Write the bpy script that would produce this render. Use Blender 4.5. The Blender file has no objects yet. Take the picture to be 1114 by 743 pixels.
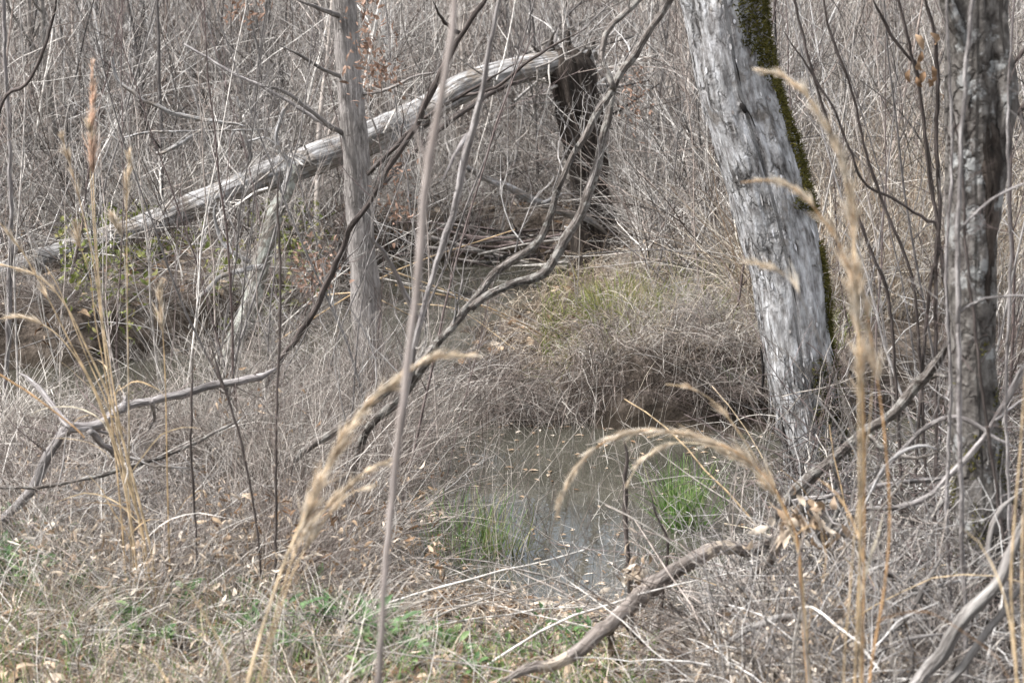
import bpy, math, random
import numpy as np
from mathutils import Vector, noise
R = math.radians
rng = np.random.default_rng(7)
random.seed(7)
scene = bpy.context.scene
COL = scene.collection

# ------------------------------------------------------------------ camera
CAMZ, PITCH, F = 1.6, R(10.5), 2079.0
cam = bpy.data.cameras.new('camera'); cam_o = bpy.data.objects.new('camera', cam); COL.objects.link(cam_o)
cam_o.location = (0, 0, CAMZ); cam_o.rotation_euler = (R(90) - PITCH, 0, 0)
cam.sensor_width = 36; cam.lens = F / 1114 * 36
cam.clip_start = 0.05; cam.clip_end = 2000
cam.dof.use_dof = True; cam.dof.focus_distance = 7.6; cam.dof.aperture_fstop = 6.5
scene.camera = cam_o
# ------------------------------------------------------------------ sky, sun, exposure
SUN_EL, SUN_AZ = 52, -55          # azimuth measured from +Y towards +X; minus = left
w = bpy.data.worlds.new('World'); scene.world = w; w.use_nodes = True
nt = w.node_tree; nt.nodes.clear()
sky = nt.nodes.new('ShaderNodeTexSky'); sky.sky_type = 'NISHITA'; sky.sun_disc = False
sky.sun_elevation = R(SUN_EL); sky.sun_rotation = R(SUN_AZ); sky.dust_density = 3.0; sky.air_density = 1.0
hs = nt.nodes.new('ShaderNodeHueSaturation'); hs.inputs['Saturation'].default_value = 0.5
bg = nt.nodes.new('ShaderNodeBackground'); bg.inputs['Strength'].default_value = 0.15
wo = nt.nodes.new('ShaderNodeOutputWorld')
tc = nt.nodes.new('ShaderNodeTexCoord'); cn = nt.nodes.new('ShaderNodeTexNoise'); cn.inputs['Scale'].default_value = 5; cn.inputs['Detail'].default_value = 6
nt.links.new(tc.outputs['Generated'], cn.inputs['Vector']); cr = nt.nodes.new('ShaderNodeValToRGB')          # broken bright overcast
cr.color_ramp.elements[0].position = .49; cr.color_ramp.elements[1].position = .60; nt.links.new(cn.outputs[0], cr.inputs[0])
cm = nt.nodes.new('ShaderNodeMix'); cm.data_type = 'RGBA'; cm.inputs[7].default_value = (9.0, 9.15, 9.5, 1); nt.links.new(cr.outputs[0], cm.inputs[0]); nt.links.new(hs.outputs[0], cm.inputs[6])
nt.links.new(sky.outputs[0], hs.inputs['Color']); nt.links.new(cm.outputs[2], bg.inputs[0]); nt.links.new(bg.outputs[0], wo.inputs[0])
sl = bpy.data.lights.new('sun', 'SUN'); sl.energy = 4.4; sl.angle = R(7); sl.color = (1.0, 0.985, 0.975)
so = bpy.data.objects.new('sun', sl); COL.objects.link(so)
_d = Vector((math.sin(R(SUN_AZ)) * math.cos(R(SUN_EL)), -abs(math.cos(R(SUN_AZ))) * math.cos(R(SUN_EL)) * 0.3, math.sin(R(SUN_EL))))
so.rotation_euler = _d.to_track_quat('Z', 'Y').to_euler()
sky.sun_rotation = math.atan2(_d.x, _d.y)
scene.view_settings.view_transform = 'Standard'; scene.view_settings.look = 'None'
scene.view_settings.exposure = 0.93; scene.view_settings.gamma = 1.0

scene.cycles.max_bounces = 5; scene.cycles.diffuse_bounces = 3; scene.cycles.glossy_bounces = 2; scene.cycles.transmission_bounces = 2
# ------------------------------------------------------------------ placing
def W(px, py, Y):
    """world point seen at photo pixel (1114 x 743) and standing Y metres out"""
    v = (371.5 - py) / F
    d = Y / (math.cos(PITCH) + v * math.sin(PITCH))
    return np.array([(px - 557) / F * d, Y, CAMZ - d * math.sin(PITCH) + d * v * math.cos(PITCH)])
def onplane(px, py, z):
    v = (371.5 - py) / F
    s = math.tan(math.atan(v) - PITCH)
    return W(px, py, (z - CAMZ) / s)
WL = -0.30
_wp = [(-700,520),(0,508),(200,515),(330,565),(400,606),(470,636),(560,652),(700,668),(850,688),(950,722),(1100,735),(1600,720),
       (1600,455),(1120,455),(900,462),(840,470),(700,468),(600,462),(530,440),(505,405),(520,362),(560,338),(640,322),(664,300),
       (640,284),(520,280),(430,286),(395,312),(300,372),(230,386),(100,396),(0,404),(-700,392)]
POLY = np.array([onplane(a, b, WL)[:2] for a, b in _wp])
def sdist(x, y):
    """metres to the shoreline: positive on land, negative over water"""
    sh = np.shape(x); p = np.stack([np.ravel(x), np.ravel(y)], 1)
    best = np.full(len(p), 1e9); ins = np.zeros(len(p), bool)
    for i in range(len(POLY)):
        a, b = POLY[i], POLY[(i + 1) % len(POLY)]
        ab = b - a; t = np.clip(((p - a) @ ab) / (ab @ ab), 0, 1)
        best = np.minimum(best, np.hypot(*(p - a - t[:, None] * ab).T))
        c = ((a[1] > p[:, 1]) != (b[1] > p[:, 1]))
        with np.errstate(divide='ignore', invalid='ignore'):
            ins ^= c & (p[:, 0] < (b[0] - a[0]) * (p[:, 1] - a[1]) / (b[1] - a[1] + 1e-12) + a[0])
    return np.where(ins, -best, best).reshape(sh)
def sm(t): t = np.clip(t, 0, 1); return t * t * (3 - 2 * t)
def bumps(x, y):
    return (np.sin(x*1.7+y*.9)+np.sin(x*-.8+y*2.3+1)+.6*np.sin(x*4.1-y*3.3+2)+.5*np.sin(x*6.3+y*5.1)+.3*np.sin(x*13+y*4)+.3*np.sin(y*15-x*6))/3.7
def hz(x, y):
    x = np.asarray(x, float); y = np.asarray(y, float)
    s = sdist(x, y) + 0.07 * np.sin(x * 7 + y * 5) + 0.05 * np.sin(y * 13 - x * 9)
    wd = np.where(y < 6.4, 1.6, 0.30)
    land = WL + 0.30 * sm(s / wd) + 0.035 * bumps(x, y) * sm(s / .4)
    pq = 557 + x / np.maximum(y, .5) * F; land = land - .17 * sm((700 - pq) / 120) * sm((pq - 440) / 40) * (y > 7.4) * (y < 12.2) * sm(s / .25)
    land = land + 0.065 * np.clip(y - 14.5, 0, 55) + 0.05 * np.clip(y - 11, 0, 40) * sm((x - 2.2) / 3)
    return np.where(s > 0, land, WL - 0.28 * sm(-s / 0.5))

# ------------------------------------------------------------------ materials
def base_mat(name, rough=.85, spec=.25):
    m = bpy.data.materials.new(name); m.use_nodes = True
    n = m.node_tree; b = n.nodes['Principled BSDF']
    b.inputs['Roughness'].default_value = rough; b.inputs['Specular IOR Level'].default_value = spec
    return m, n, b
def ramp(n, cols, pos=None):
    r = n.nodes.new('ShaderNodeValToRGB'); e = r.color_ramp.elements
    while len(e) < len(cols): e.new(.5)
    for i, c in enumerate(cols):
        e[i].position = pos[i] if pos else i / (len(cols) - 1); e[i].color = (*c, 1)
    return r
def mix(n, f, a, b, mode='MIX'):
    m = n.nodes.new('ShaderNodeMix'); m.data_type = 'RGBA'; m.blend_type = mode
    for s, v in ((0, f), (6, a), (7, b)):
        if isinstance(v, (int, float)): m.inputs[s].default_value = v
        elif isinstance(v, tuple): m.inputs[s].default_value = (*v, 1)
        else: n.links.new(v, m.inputs[s])
    return m.outputs[2]
def tex(n, kind, scale, vec=None, detail=4, stretch=None, rough=.6):
    t = n.nodes.new('ShaderNodeTexNoise' if kind == 'noise' else 'ShaderNodeTexVoronoi')
    t.inputs['Scale'].default_value = scale
    if kind == 'noise': t.inputs['Detail'].default_value = detail; t.inputs['Roughness'].default_value = rough
    if vec is not None:
        if stretch:
            mp = n.nodes.new('ShaderNodeMapping'); mp.inputs['Scale'].default_value = stretch
            n.links.new(vec, mp.inputs['Vector']); vec = mp.outputs[0]
        n.links.new(vec, t.inputs['Vector'])
    return t.outputs[0]
def coords(n, which='Object'):
    return n.nodes.new('ShaderNodeTexCoord').outputs[which]
def strand_mat(name, cols, rough=.8, transl=0.0, obvar=.25, spec=.2, pos=None, grey=0.):
    """colour per strand from the attribute rnd, a little shift per object, fine blotches along the strand"""
    m, n, b = base_mat(name, rough, spec)
    at = n.nodes.new('ShaderNodeAttribute'); at.attribute_name = 'rnd'
    oi = n.nodes.new('ShaderNodeObjectInfo')
    ma = n.nodes.new('ShaderNodeMath'); ma.operation = 'MULTIPLY_ADD'; ma.inputs[1].default_value = obvar; n.links.new(oi.outputs['Random'], ma.inputs[0])
    n.links.new(at.outputs['Fac'], ma.inputs[2])
    mo = n.nodes.new('ShaderNodeMath'); mo.operation = 'SUBTRACT'; mo.inputs[1].default_value = obvar / 2; n.links.new(ma.outputs[0], mo.inputs[0])
    if grey: cols = [tuple(c[q] * (1 - grey) + (c[0] * .36 + c[1] * .34 + c[2] * .30) * grey * (1.04, .995, .95)[q] for q in range(3)) for c in cols]
    rp = ramp(n, cols, pos); n.links.new(mo.outputs[0], rp.inputs[0])
    nz = ramp(n, [(.34,)*3, (1.42, 1.42, 1.42)], [.3, .7]); n.links.new(tex(n, 'noise', 35, coords(n), 2), nz.inputs[0])
    c = mix(n, .8, rp.outputs[0], nz.outputs[0], 'MULTIPLY')
    n.links.new(c, b.inputs['Base Color'])
    if transl:
        tr = n.nodes.new('ShaderNodeBsdfTranslucent'); n.links.new(c, tr.inputs[0])
        mx = n.nodes.new('ShaderNodeMixShader'); mx.inputs[0].default_value = transl
        n.links.new(b.outputs[0], mx.inputs[1]); n.links.new(tr.outputs[0], mx.inputs[2])
        n.links.new(mx.outputs[0], n.nodes['Material Output'].inputs[0])
    return m
def bark_mat(name, dark, mid, pale, su=70, sv=12, crack=.5, patch=None, pscale=9, pamt=.5, bump=.6, plates=True, patch_pos=None):
    m, n, b = base_mat(name, .9, .15)
    uv = coords(n, 'UV'); ob = coords(n, 'Object')
    f = tex(n, 'noise', 1, uv, 6, (su, sv, 1), .65)
    r = ramp(n, [dark, mid, pale], [.36, .52, .68]); n.links.new(f, r.inputs[0])
    big = tex(n, 'noise', 6, ob, 5)
    r2 = ramp(n, [(.55, .55, .55), (1.0, 1.0, 1.0), (1.25, 1.25, 1.27)], [.33, .5, .68]); n.links.new(big, r2.inputs[0])
    c = mix(n, .85, r.outputs[0], r2.outputs[0], 'MULTIPLY')
    wn = n.nodes.new('ShaderNodeTexNoise'); wn.inputs['Scale'].default_value = 40; wn.inputs['Detail'].default_value = 4; n.links.new(ob, wn.inputs['Vector'])
    wa = n.nodes.new('ShaderNodeVectorMath'); wa.operation = 'MULTIPLY_ADD'; wa.inputs[1].default_value = (.022, .06, 0); n.links.new(wn.outputs['Color'], wa.inputs[0]); n.links.new(uv, wa.inputs[2])
    mp = n.nodes.new('ShaderNodeMapping'); mp.inputs['Scale'].default_value = (su * .75, sv * .75, 1); n.links.new(wa.outputs[0], mp.inputs['Vector'])
    vt = n.nodes.new('ShaderNodeTexVoronoi'); vt.feature = 'DISTANCE_TO_EDGE'; n.links.new(mp.outputs[0], vt.inputs['Vector']); vt.inputs['Scale'].default_value = 1; v = vt.outputs['Distance']
    r3 = ramp(n, [(.16, .145, .13), (.75, .74, .73), (1, 1, 1)], [.0, .07, .2]); n.links.new(v, r3.inputs[0])
    mk = tex(n, 'noise', 7, ob, 4); mr = ramp(n, [(.08,) * 3, (1, 1, 1)], [.42, .62]); n.links.new(mk, mr.inputs[0])
    mm = n.nodes.new('ShaderNodeMath'); mm.operation = 'MULTIPLY'; mm.inputs[1].default_value = crack; n.links.new(mr.outputs[0], mm.inputs[0])
    if plates: c = mix(n, mm.outputs[0], c, r3.outputs[0], 'MULTIPLY')
    if patch:
        p = tex(n, 'noise', pscale, ob, 8, rough=.7); pr = ramp(n, [(0, 0, 0), (1, 1, 1)], patch_pos or [.5, .56]); n.links.new(p, pr.inputs[0])
        sc = n.nodes.new('ShaderNodeMath'); sc.operation = 'MULTIPLY'; sc.inputs[1].default_value = pamt; n.links.new(pr.outputs[0], sc.inputs[0])
        c = mix(n, sc.outputs[0], c, patch)
    n.links.new(c, b.inputs['Base Color'])
    bp = n.nodes.new('ShaderNodeBump'); bp.inputs['Strength'].default_value = bump; bp.inputs['Distance'].default_value = .012
    r4 = ramp(n, [(0, 0, 0), (1, 1, 1)], [0, .14]); n.links.new(v, r4.inputs[0]); hh = mix(n, mm.outputs[0], f, r4.outputs[0]); n.links.new(hh, bp.inputs['Height']); n.links.new(bp.outputs[0], b.inputs['Normal'])
    return m
M = {}
M['twig'] = strand_mat('twig', [(.035,.03,.028),(.10,.088,.082),(.20,.18,.17),(.34,.32,.30),(.60,.58,.55)], grey=.35)
M['twig_pale'] = strand_mat('twig_pale', [(.16,.14,.12),(.32,.285,.255),(.50,.46,.41),(.70,.66,.60)], grey=.35)
M['twig_brown'] = strand_mat('twig_brown', [(.035,.025,.021),(.09,.068,.056),(.18,.14,.118),(.31,.255,.22),(.50,.445,.395)], grey=.12)
M['twig_dark'] = strand_mat('twig_dark', [(.035,.027,.024),(.075,.058,.052),(.13,.10,.092),(.20,.16,.15)])
M['drygrass'] = strand_mat('drygrass', [(.13,.088,.055),(.28,.20,.13),(.42,.33,.23),(.56,.47,.35),(.74,.67,.55)], transl=.22, grey=.22)
M['drygrass_grey'] = strand_mat('drygrass_grey', [(.12,.10,.08),(.28,.24,.20),(.45,.40,.34),(.68,.63,.56)], transl=.2, grey=.35)
M['straw'] = strand_mat('straw', [(.34,.23,.13),(.50,.37,.22),(.64,.51,.34),(.78,.69,.53)], transl=.3)
M['straw_orange'] = strand_mat('straw_orange', [(.40,.23,.11),(.54,.34,.17),(.64,.45,.26)], transl=.3)
M['plume'] = strand_mat('plume', [(.46,.35,.24),(.66,.55,.41),(.84,.77,.66)], transl=.4)
M['plume_pink'] = strand_mat('plume_pink', [(.55,.38,.28),(.70,.52,.40),(.80,.66,.55)], transl=.4)
M['green'] = strand_mat('green_blade', [(.08,.12,.035),(.10,.20,.045),(.15,.28,.07),(.26,.36,.13),(.52,.47,.28)], .55, .35)
M['olive'] = strand_mat('olive_blade', [(.10,.12,.03),(.16,.19,.05),(.24,.26,.08),(.36,.32,.14)], .6, .35)
M['weed'] = strand_mat('weed_leaf', [(.05,.10,.035),(.085,.16,.055),(.13,.22,.08),(.24,.32,.14)], .5, .3, spec=.3)
M['deadleaf'] = strand_mat('dead_leaf', [(.13,.075,.042),(.25,.16,.095),(.40,.29,.19),(.54,.43,.32),(.66,.57,.47)], .8, .2)
M['deadleaf_pale'] = strand_mat('dead_leaf_pale', [(.22,.155,.10),(.38,.29,.21),(.54,.45,.35),(.68,.61,.52)], .8, .3)
M['rust'] = strand_mat('rusty_leaf', [(.17,.11,.08),(.28,.18,.13),(.38,.26,.20)], .8, .3)
M['moss'] = strand_mat('moss_tuft', [(.03,.03,.008),(.055,.052,.012),(.09,.085,.02),(.15,.13,.035)], .95, .1)
M['bark_lean'] = bark_mat('bark_pale_grey', (.12,.112,.107), (.32,.315,.312), (.54,.545,.555), 44, 11, .75, (.15,.13,.11), 10, .6, 1.0, patch_pos=[.55, .63])
M['bark_right'] = bark_mat('bark_blotched', (.045,.04,.036), (.11,.10,.09), (.20,.188,.172), 34, 20, .7, (.34,.345,.335), 10, .6, 1.0, patch_pos=[.56, .60])
M['bark_log'] = bark_mat('bark_weathered', (.09,.083,.078), (.30,.29,.28), (.54,.53,.52), 60, 5, .6, (.20,.16,.12), 7, .5, .9)
M['bark_snag'] = bark_mat('bark_rotten', (.016,.013,.011), (.045,.036,.03), (.11,.092,.078), 50, 6, .6, bump=1)
M['bark_mid'] = bark_mat('bark_brown_grey', (.125,.112,.103), (.235,.215,.20), (.35,.325,.305), 90, 14, .5, bump=.7)
M['bark_lichen'] = bark_mat('bark_lichen', (.09,.08,.065), (.18,.165,.14), (.28,.26,.23), 40, 12, .4, (.36,.37,.33), 20, .75, .9)
M['bark_vine'] = bark_mat('bark_vine', (.05,.042,.036), (.14,.122,.108), (.27,.245,.225), 120, 14, .6, (.34,.33,.30), 30, .5, .9)
M['bark_dark'] = bark_mat('bark_dark', (.035,.03,.027), (.085,.07,.063), (.16,.135,.125), 110, 10, .4, bump=.6)
M['bark_stem'] = bark_mat('bark_stem', (.19,.16,.14), (.30,.26,.235), (.42,.37,.34), 150, 10, .2, bump=.3)
M['bark_branch'] = bark_mat('bark_branch', (.11,.095,.09), (.26,.24,.23), (.50,.47,.45), 90, 9, .5, bump=.8)
M['bark_drift'] = bark_mat('bark_driftwood', (.09,.072,.06), (.21,.18,.158), (.36,.32,.29), 80, 8, .4, (.55,.46,.36), 6, .7, .8, patch_pos=[.56, .6])
M['bark_root'] = bark_mat('bark_root', (.09,.08,.074), (.21,.195,.18), (.36,.345,.325), 90, 6, .5, bump=.8)
def solid(name, c): m, n, b = base_mat(name); b.inputs['Base Color'].default_value = (*c, 1); return m
M['hole'] = solid('knot_hole', (.012, .010, .009))
# ground
m, n, b = base_mat('leaf_soil', .95, .1)
ob = coords(n); r = ramp(n, [(.022,.018,.014),(.06,.048,.038),(.13,.105,.085),(.26,.22,.185)], [.3,.45,.56,.72]); n.links.new(tex(n, 'noise', 14, ob, 8, rough=.75), r.inputs[0])
r2 = ramp(n, [(.5,.5,.5),(1.1,1.1,1.1)], [.35,.65]); n.links.new(tex(n, 'noise', 1.1, ob, 4), r2.inputs[0])
sx = n.nodes.new('ShaderNodeSeparateXYZ'); n.links.new(ob, sx.inputs[0]); mr = n.nodes.new('ShaderNodeMapRange'); n.links.new(sx.outputs[2], mr.inputs[0])
mr.inputs[1].default_value = -.27; mr.inputs[2].default_value = -.19; mr.inputs[3].default_value = .85; mr.inputs[4].default_value = 0                # wet mud at the waterline
n.links.new(mix(n, mr.outputs[0], mix(n, .8, r.outputs[0], r2.outputs[0], 'MULTIPLY'), (.028, .022, .016)), b.inputs['Base Color'])
bp = n.nodes.new('ShaderNodeBump'); bp.inputs['Distance'].default_value = .03; n.links.new(tex(n, 'noise', 30, ob, 6), bp.inputs['Height']); n.links.new(bp.outputs[0], b.inputs['Normal'])
M['soil'] = m
# water
m, n, b = base_mat('pond_water', .004, .5)
ob = coords(n); r = ramp(n, [(.036,.035,.027),(.062,.059,.046)], [.35,.65]); n.links.new(tex(n, 'noise', 1.3, ob, 5), r.inputs[0])
n.links.new(r.outputs[0], b.inputs['Base Color']); b.inputs['IOR'].default_value = 1.6
bp = n.nodes.new('ShaderNodeBump'); bp.inputs['Distance'].default_value = .003; bp.inputs['Strength'].default_value = .22
n.links.new(tex(n, 'noise', 7, ob, 3), bp.inputs['Height']); n.links.new(bp.outputs[0], b.inputs['Normal'])
M['water'] = m

# ------------------------------------------------------------------ mesh building
def raw_mesh(name, V, Q, mat, rnd=None, uv=None, smooth=True):
    me = bpy.data.meshes.new(name); V = np.asarray(V, np.float32); Q = np.asarray(Q, np.int32)
    me.vertices.add(len(V)); me.vertices.foreach_set('co', V.ravel())
    me.loops.add(Q.size); me.polygons.add(len(Q))
    me.loops.foreach_set('vertex_index', Q.ravel())
    me.polygons.foreach_set('loop_start', np.arange(0, Q.size, Q.shape[1], dtype=np.int32))
    me.polygons.foreach_set('use_smooth', np.full(len(Q), smooth))
    me.update(calc_edges=True)
    if rnd is not None:
        a = me.attributes.new('rnd', 'FLOAT', 'POINT'); a.data.foreach_set('value', np.asarray(rnd, np.float32))
    if uv is not None:
        l = me.uv_layers.new(name='UVMap'); l.data.foreach_set('uv', np.asarray(uv, np.float32)[Q.ravel()].ravel())
    me.materials.append(mat)
    return me
def unit(v): return v / (np.linalg.norm(v, axis=-1, keepdims=True) + 1e-12)
class SM:
    """many strands collected into one mesh"""
    def __init__(s): s.v, s.q, s.r, s.n = [], [], [], 0
    def add(s, P, Rad, k=3, rnd=None):
        P = np.asarray(P, float)
        if P.ndim == 2: P = P[None]
        S, n, _ = P.shape
        Rad = np.broadcast_to(np.asarray(Rad, float), (S, n)) if np.ndim(Rad) else np.full((S, n), Rad)
        T = unit(np.gradient(P, axis=1))
        ref = unit(rng.normal(size=(S, 1, 3)))
        n1 = unit(np.cross(T, ref)); n2 = np.cross(T, n1)
        a = np.arange(k) / k * 2 * np.pi
        ring = P[:, :, None] + Rad[:, :, None, None] * (np.cos(a)[:, None] * n1[:, :, None] + np.sin(a)[:, None] * n2[:, :, None])
        idx = np.arange(S * n * k).reshape(S, n, k) + s.n
        if k == 2: q = np.stack([idx[:, :-1, 0], idx[:, :-1, 1], idx[:, 1:, 1], idx[:, 1:, 0]], -1)
        else:
            j = np.roll(idx, -1, axis=2); q = np.stack([idx[:, :-1], j[:, :-1], j[:, 1:], idx[:, 1:]], -1)
        rnd = rng.random(S) if rnd is None else np.broadcast_to(rnd, (S,))
        s.v.append(ring.reshape(-1, 3)); s.q.append(q.reshape(-1, 4)); s.r.append(np.repeat(rnd, n * k)); s.n += S * n * k
    def leaves(s, C, D, U, L, Wd, rnd=None, curl=.3):
        """leaf blades: centre-base C, direction D, up U, length L, width Wd: 2 x 3 quads each, folded and curled"""
        S = len(C); D = unit(D); U = unit(U - (U * D).sum(-1, keepdims=True) * D); X = np.cross(D, U)
        t = np.array([0, .3, .65, 1.0]); wv = np.array([.15, .9, .85, .03])
        cu = np.broadcast_to(curl, (S,))
        V = np.zeros((S, 4, 3, 3))
        for i in range(4):
            mid = C + D * (L * t[i])[:, None] + U * (L * cu * (t[i] * 1.2 - t[i] ** 2 * 1.6))[:, None]
            for j, sx in enumerate((-1, 0, 1)):
                V[:, i, j] = mid + X * (Wd * wv[i] * sx * .5)[:, None] + U * (Wd * wv[i] * abs(sx) * .22)[:, None]
        idx = np.arange(S * 12).reshape(S, 4, 3) + s.n
        q = np.stack([idx[:, :-1, :-1], idx[:, :-1, 1:], idx[:, 1:, 1:], idx[:, 1:, :-1]], -1)
        rnd = rng.random(S) if rnd is None else rnd
        s.v.append(V.reshape(-1, 3)); s.q.append(q.reshape(-1, 4)); s.r.append(np.repeat(rnd, 12)); s.n += S * 12
    def mesh(s, name, mat): return raw_mesh(name, np.concatenate(s.v), np.concatenate(s.q), mat, np.concatenate(s.r))
def link(name, data, parent=None, **kw):
    o = bpy.data.objects.new(name, data); COL.objects.link(o)
    if parent is not None: o.parent = parent
    for k, v in kw.items(): o[k] = v
    return o
def thing(name, label, cat, group=None, loc=(0, 0, 0)):
    o = bpy.data.objects.new(name, None); COL.objects.link(o); o.empty_display_size = .1
    o.location = loc; o['label'] = label; o['category'] = cat
    if group: o['group'] = group
    return o
def part(name, data, root, **kw):
    """child whose mesh is in world coordinates"""
    o = link(name, data, root, **kw); o.location = -Vector(root.location); return o
def copy_tree(o, parent=None):
    c = o.copy(); COL.objects.link(c); c.parent = parent
    for ch in list(o.children): copy_tree(ch, c)
    return c
def spline(P, n):
    """Catmull-Rom through control rows, resampled evenly to n rows (works on any number of columns, first three are xyz)"""
    P = np.asarray(P, float); P = np.vstack([2 * P[0] - P[1], P, 2 * P[-1] - P[-2]]); out = []
    for i in range(1, len(P) - 2):
        for t in np.linspace(0, 1, 16, endpoint=False):
            a, b, c, d = P[i-1:i+3]
            out.append(.5 * (2*b + (c-a)*t + (2*a-5*b+4*c-d)*t*t + (3*b-a-3*c+d)*t**3))
    out.append(P[-2]); out = np.array(out)
    L = np.r_[0, np.cumsum(np.linalg.norm(np.diff(out[:, :3], axis=0), axis=1))]
    s = np.linspace(0, L[-1], n)
    return np.stack([np.interp(s, L, out[:, j]) for j in range(out.shape[1])], 1)
def pixpath(pts, Y0=None, Y1=None):
    """[(px,py,halfwidth px[,Y])] -> rows x,y,z,radius in metres"""
    out = []
    for i, p in enumerate(pts):
        Y = p[3] if len(p) > 3 else Y0 + ((Y1 if Y1 is not None else Y0) - Y0) * i / (len(pts) - 1)
        out.append([*W(p[0], p[1], Y), p[2] * Y / F])
    return np.array(out)
def limb_grid(rows, k=20, step=.02, rough=.08, seed=0, knots=0, fine=.03):
    rows = np.asarray(rows, float)
    L = np.linalg.norm(np.diff(rows[:, :3], axis=0), axis=1).sum(); n = int(max(8, min(320, L / step)))
    S = spline(rows, n); P, Rr = S[:, :3], S[:, 3].clip(.0008)
    if Rr.mean() > .1: Rr = Rr * .95
    if Rr.mean() < .05:
        ss = np.linspace(0, L, n); q = max(Rr.mean(), .004)
        for kx, am in ((9, .8), (23, .4), (3.5, .22)):
            for ax in range(3): P[:, ax] += am * q * np.array([noise.noise(Vector((v / (q * kx), ax * 9.1, seed * 3.3 + kx))) for v in ss])
        Rr = Rr * (1 + .22 * np.array([noise.noise(Vector((v / (q * 12), 4.4, seed * 5.1))) for v in ss]))
    T = unit(np.gradient(P, axis=0))
    ref = np.array([0, -1., 0]) + 1e-3
    fr = unit(ref - (T @ ref)[:, None] * T)
    for i in range(1, n):                               # keep the frame steady where the limb points at the camera
        c = fr[i-1] - (fr[i-1] @ T[i]) * T[i]; c /= np.linalg.norm(c) + 1e-9
        if np.linalg.norm(np.cross(T[i], ref)) < .35: fr[i] = c
    si = np.cross(fr, T); si = np.where((si[:, :1] * 1 < -2), -si, si)
    a = np.arange(k) / k * 2 * np.pi
    L_ = np.linspace(0, L, n)
    kn = [(random.random() * L, random.random() * 6.28, .35 + random.random() * .5) for _ in range(knots)]
    G = np.zeros((n, k, 3)); N = np.zeros((n, k, 3)); UV = np.zeros((n, k, 2))
    for i in range(n):
        for j in range(k):
            d = math.cos(a[j]) * fr[i] + math.sin(a[j]) * si[i]; r = Rr[i]
            q = Vector((math.cos(a[j]) * 1.3, math.sin(a[j]) * 1.3, L_[i] / max(Rr.mean(), .004) * .28 + seed * 7.3))
            h = noise.noise(q) * rough * 2 + noise.noise(q * 3.1) * rough
            q2 = Vector((math.cos(a[j]) * 7, math.sin(a[j]) * 7, L_[i] / max(Rr.mean(), .004) * .7 + seed))
            h += noise.noise(q2) * fine * 2
            for kl, ka, kh in kn:
                dd = ((L_[i] - kl) / r) ** 2 + (2 * math.sin((a[j] - ka) / 2)) ** 2
                h += kh * (.6 if r < .05 else .12) * math.exp(-dd * 3)
            G[i, j] = P[i] + d * r * (1 + h); N[i, j] = d; UV[i, j] = ((j / k - .5) * 6.28 * Rr.mean(), L_[i])
    return G, N, UV
def grid_mesh(name, G, UV, mat, cap=True):
    n, k, _ = G.shape
    V = G.reshape(-1, 3); idx = np.arange(n * k).reshape(n, k); j = np.roll(idx, -1, axis=1)
    Q = np.stack([idx[:-1], idx[1:], j[1:], j[:-1]], -1).reshape(-1, 4); U = UV.reshape(-1, 2)
    if cap:
        for e, row in ((0, idx[0]), (1, idx[-1])):
            c = len(V); V = np.vstack([V, G[0 if e == 0 else -1].mean(0)]); U = np.vstack([U, UV[0 if e == 0 else -1].mean(0)])
            for q in range(0, k, 2):
                t = [c, row[q], row[(q+1) % k], row[(q+2) % k]]
                Q = np.vstack([Q, [t if e == 0 else t[::-1]]])
    return raw_mesh(name, V, Q, mat, uv=U)
_seed = [0]
def limb(name, rows, mat, k=14, step=.03, rough=.10, knots=0, fine=.03):
    rows = np.array(rows)
    if rows[:, 3].mean() < .022:
        rows[-1, 3] *= .3
        if rows[0, 3] < .62 * rows[:, 3].max(): rows[0, 3] *= .3
    _seed[0] += 1
    G, N, UV = limb_grid(rows, k, step, rough, _seed[0], knots, fine * 1.5)
    return grid_mesh(name, G, UV, mat)
def grow(smh, path, r0, r1, nch, length, levels=2, spread=.8, up=.25, n=8, k=3, sub=4, jit=.06, rnd=None, droop=0., start=.15):
    """a branch along path plus random side twigs, into strand mesh smh"""
    path = np.asarray(path, float); P = spline(path, n) if len(path) != n else path
    rr = np.linspace(r0, r1, n); c = rng.random() if rnd is None else rnd
    smh.add(P, rr, k, c)
    kids(smh, P, r0, r1, nch, length, levels, spread, up, sub, jit, c, droop, start)
def kids(smh, P, r0, r1, nch, length, levels, spread, up, sub, jit, c, droop, start=.15):
    n = len(P)
    if levels <= 0: return
    for _ in range(nch):
        t = start + rng.random() * (.97 - start); f = t * (n - 1); i = int(f); p = P[i] + (P[min(i+1, n-1)] - P[i]) * (f - i)
        T = unit(P[min(i+1, n-1)] - P[max(i-1, 0)])
        d = unit(T * (1 - spread * .6) + rng.normal(size=3) * spread * .6 + np.array([0, 0, up]))
        L = length * (.35 + rng.random() * .9) * (1 - .35 * t)
        m = 6; Q = [p]; step = L / (m - 1)
        for s_ in range(m - 1):
            d = unit(d + rng.normal(size=3) * (.12 + jit) + np.array([0, 0, up * .25 - droop])); Q.append(Q[-1] + d * step)
        ra = (r0 + (r1 - r0) * t) * .6
        cc = float(np.clip(c + rng.normal() * .15, 0, 1))
        smh.add(np.array(Q), np.linspace(ra, max(ra * .3, .0006), m), 3, cc)
        kids(smh, np.array(Q), ra, ra * .35, sub, length * .5, levels - 1, spread, up, max(1, sub - 1), jit, cc, droop)
def wander(p0, d, L, n, jit, grav=0.):
    P = [np.array(p0, float)]; d = unit(np.array(d, float))
    for _ in range(n - 1):
        d = unit(d + rng.normal(size=3) * jit + np.array([0, 0, grav])); P.append(P[-1] + d * L / (n - 1))
    return np.array(P)
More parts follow.
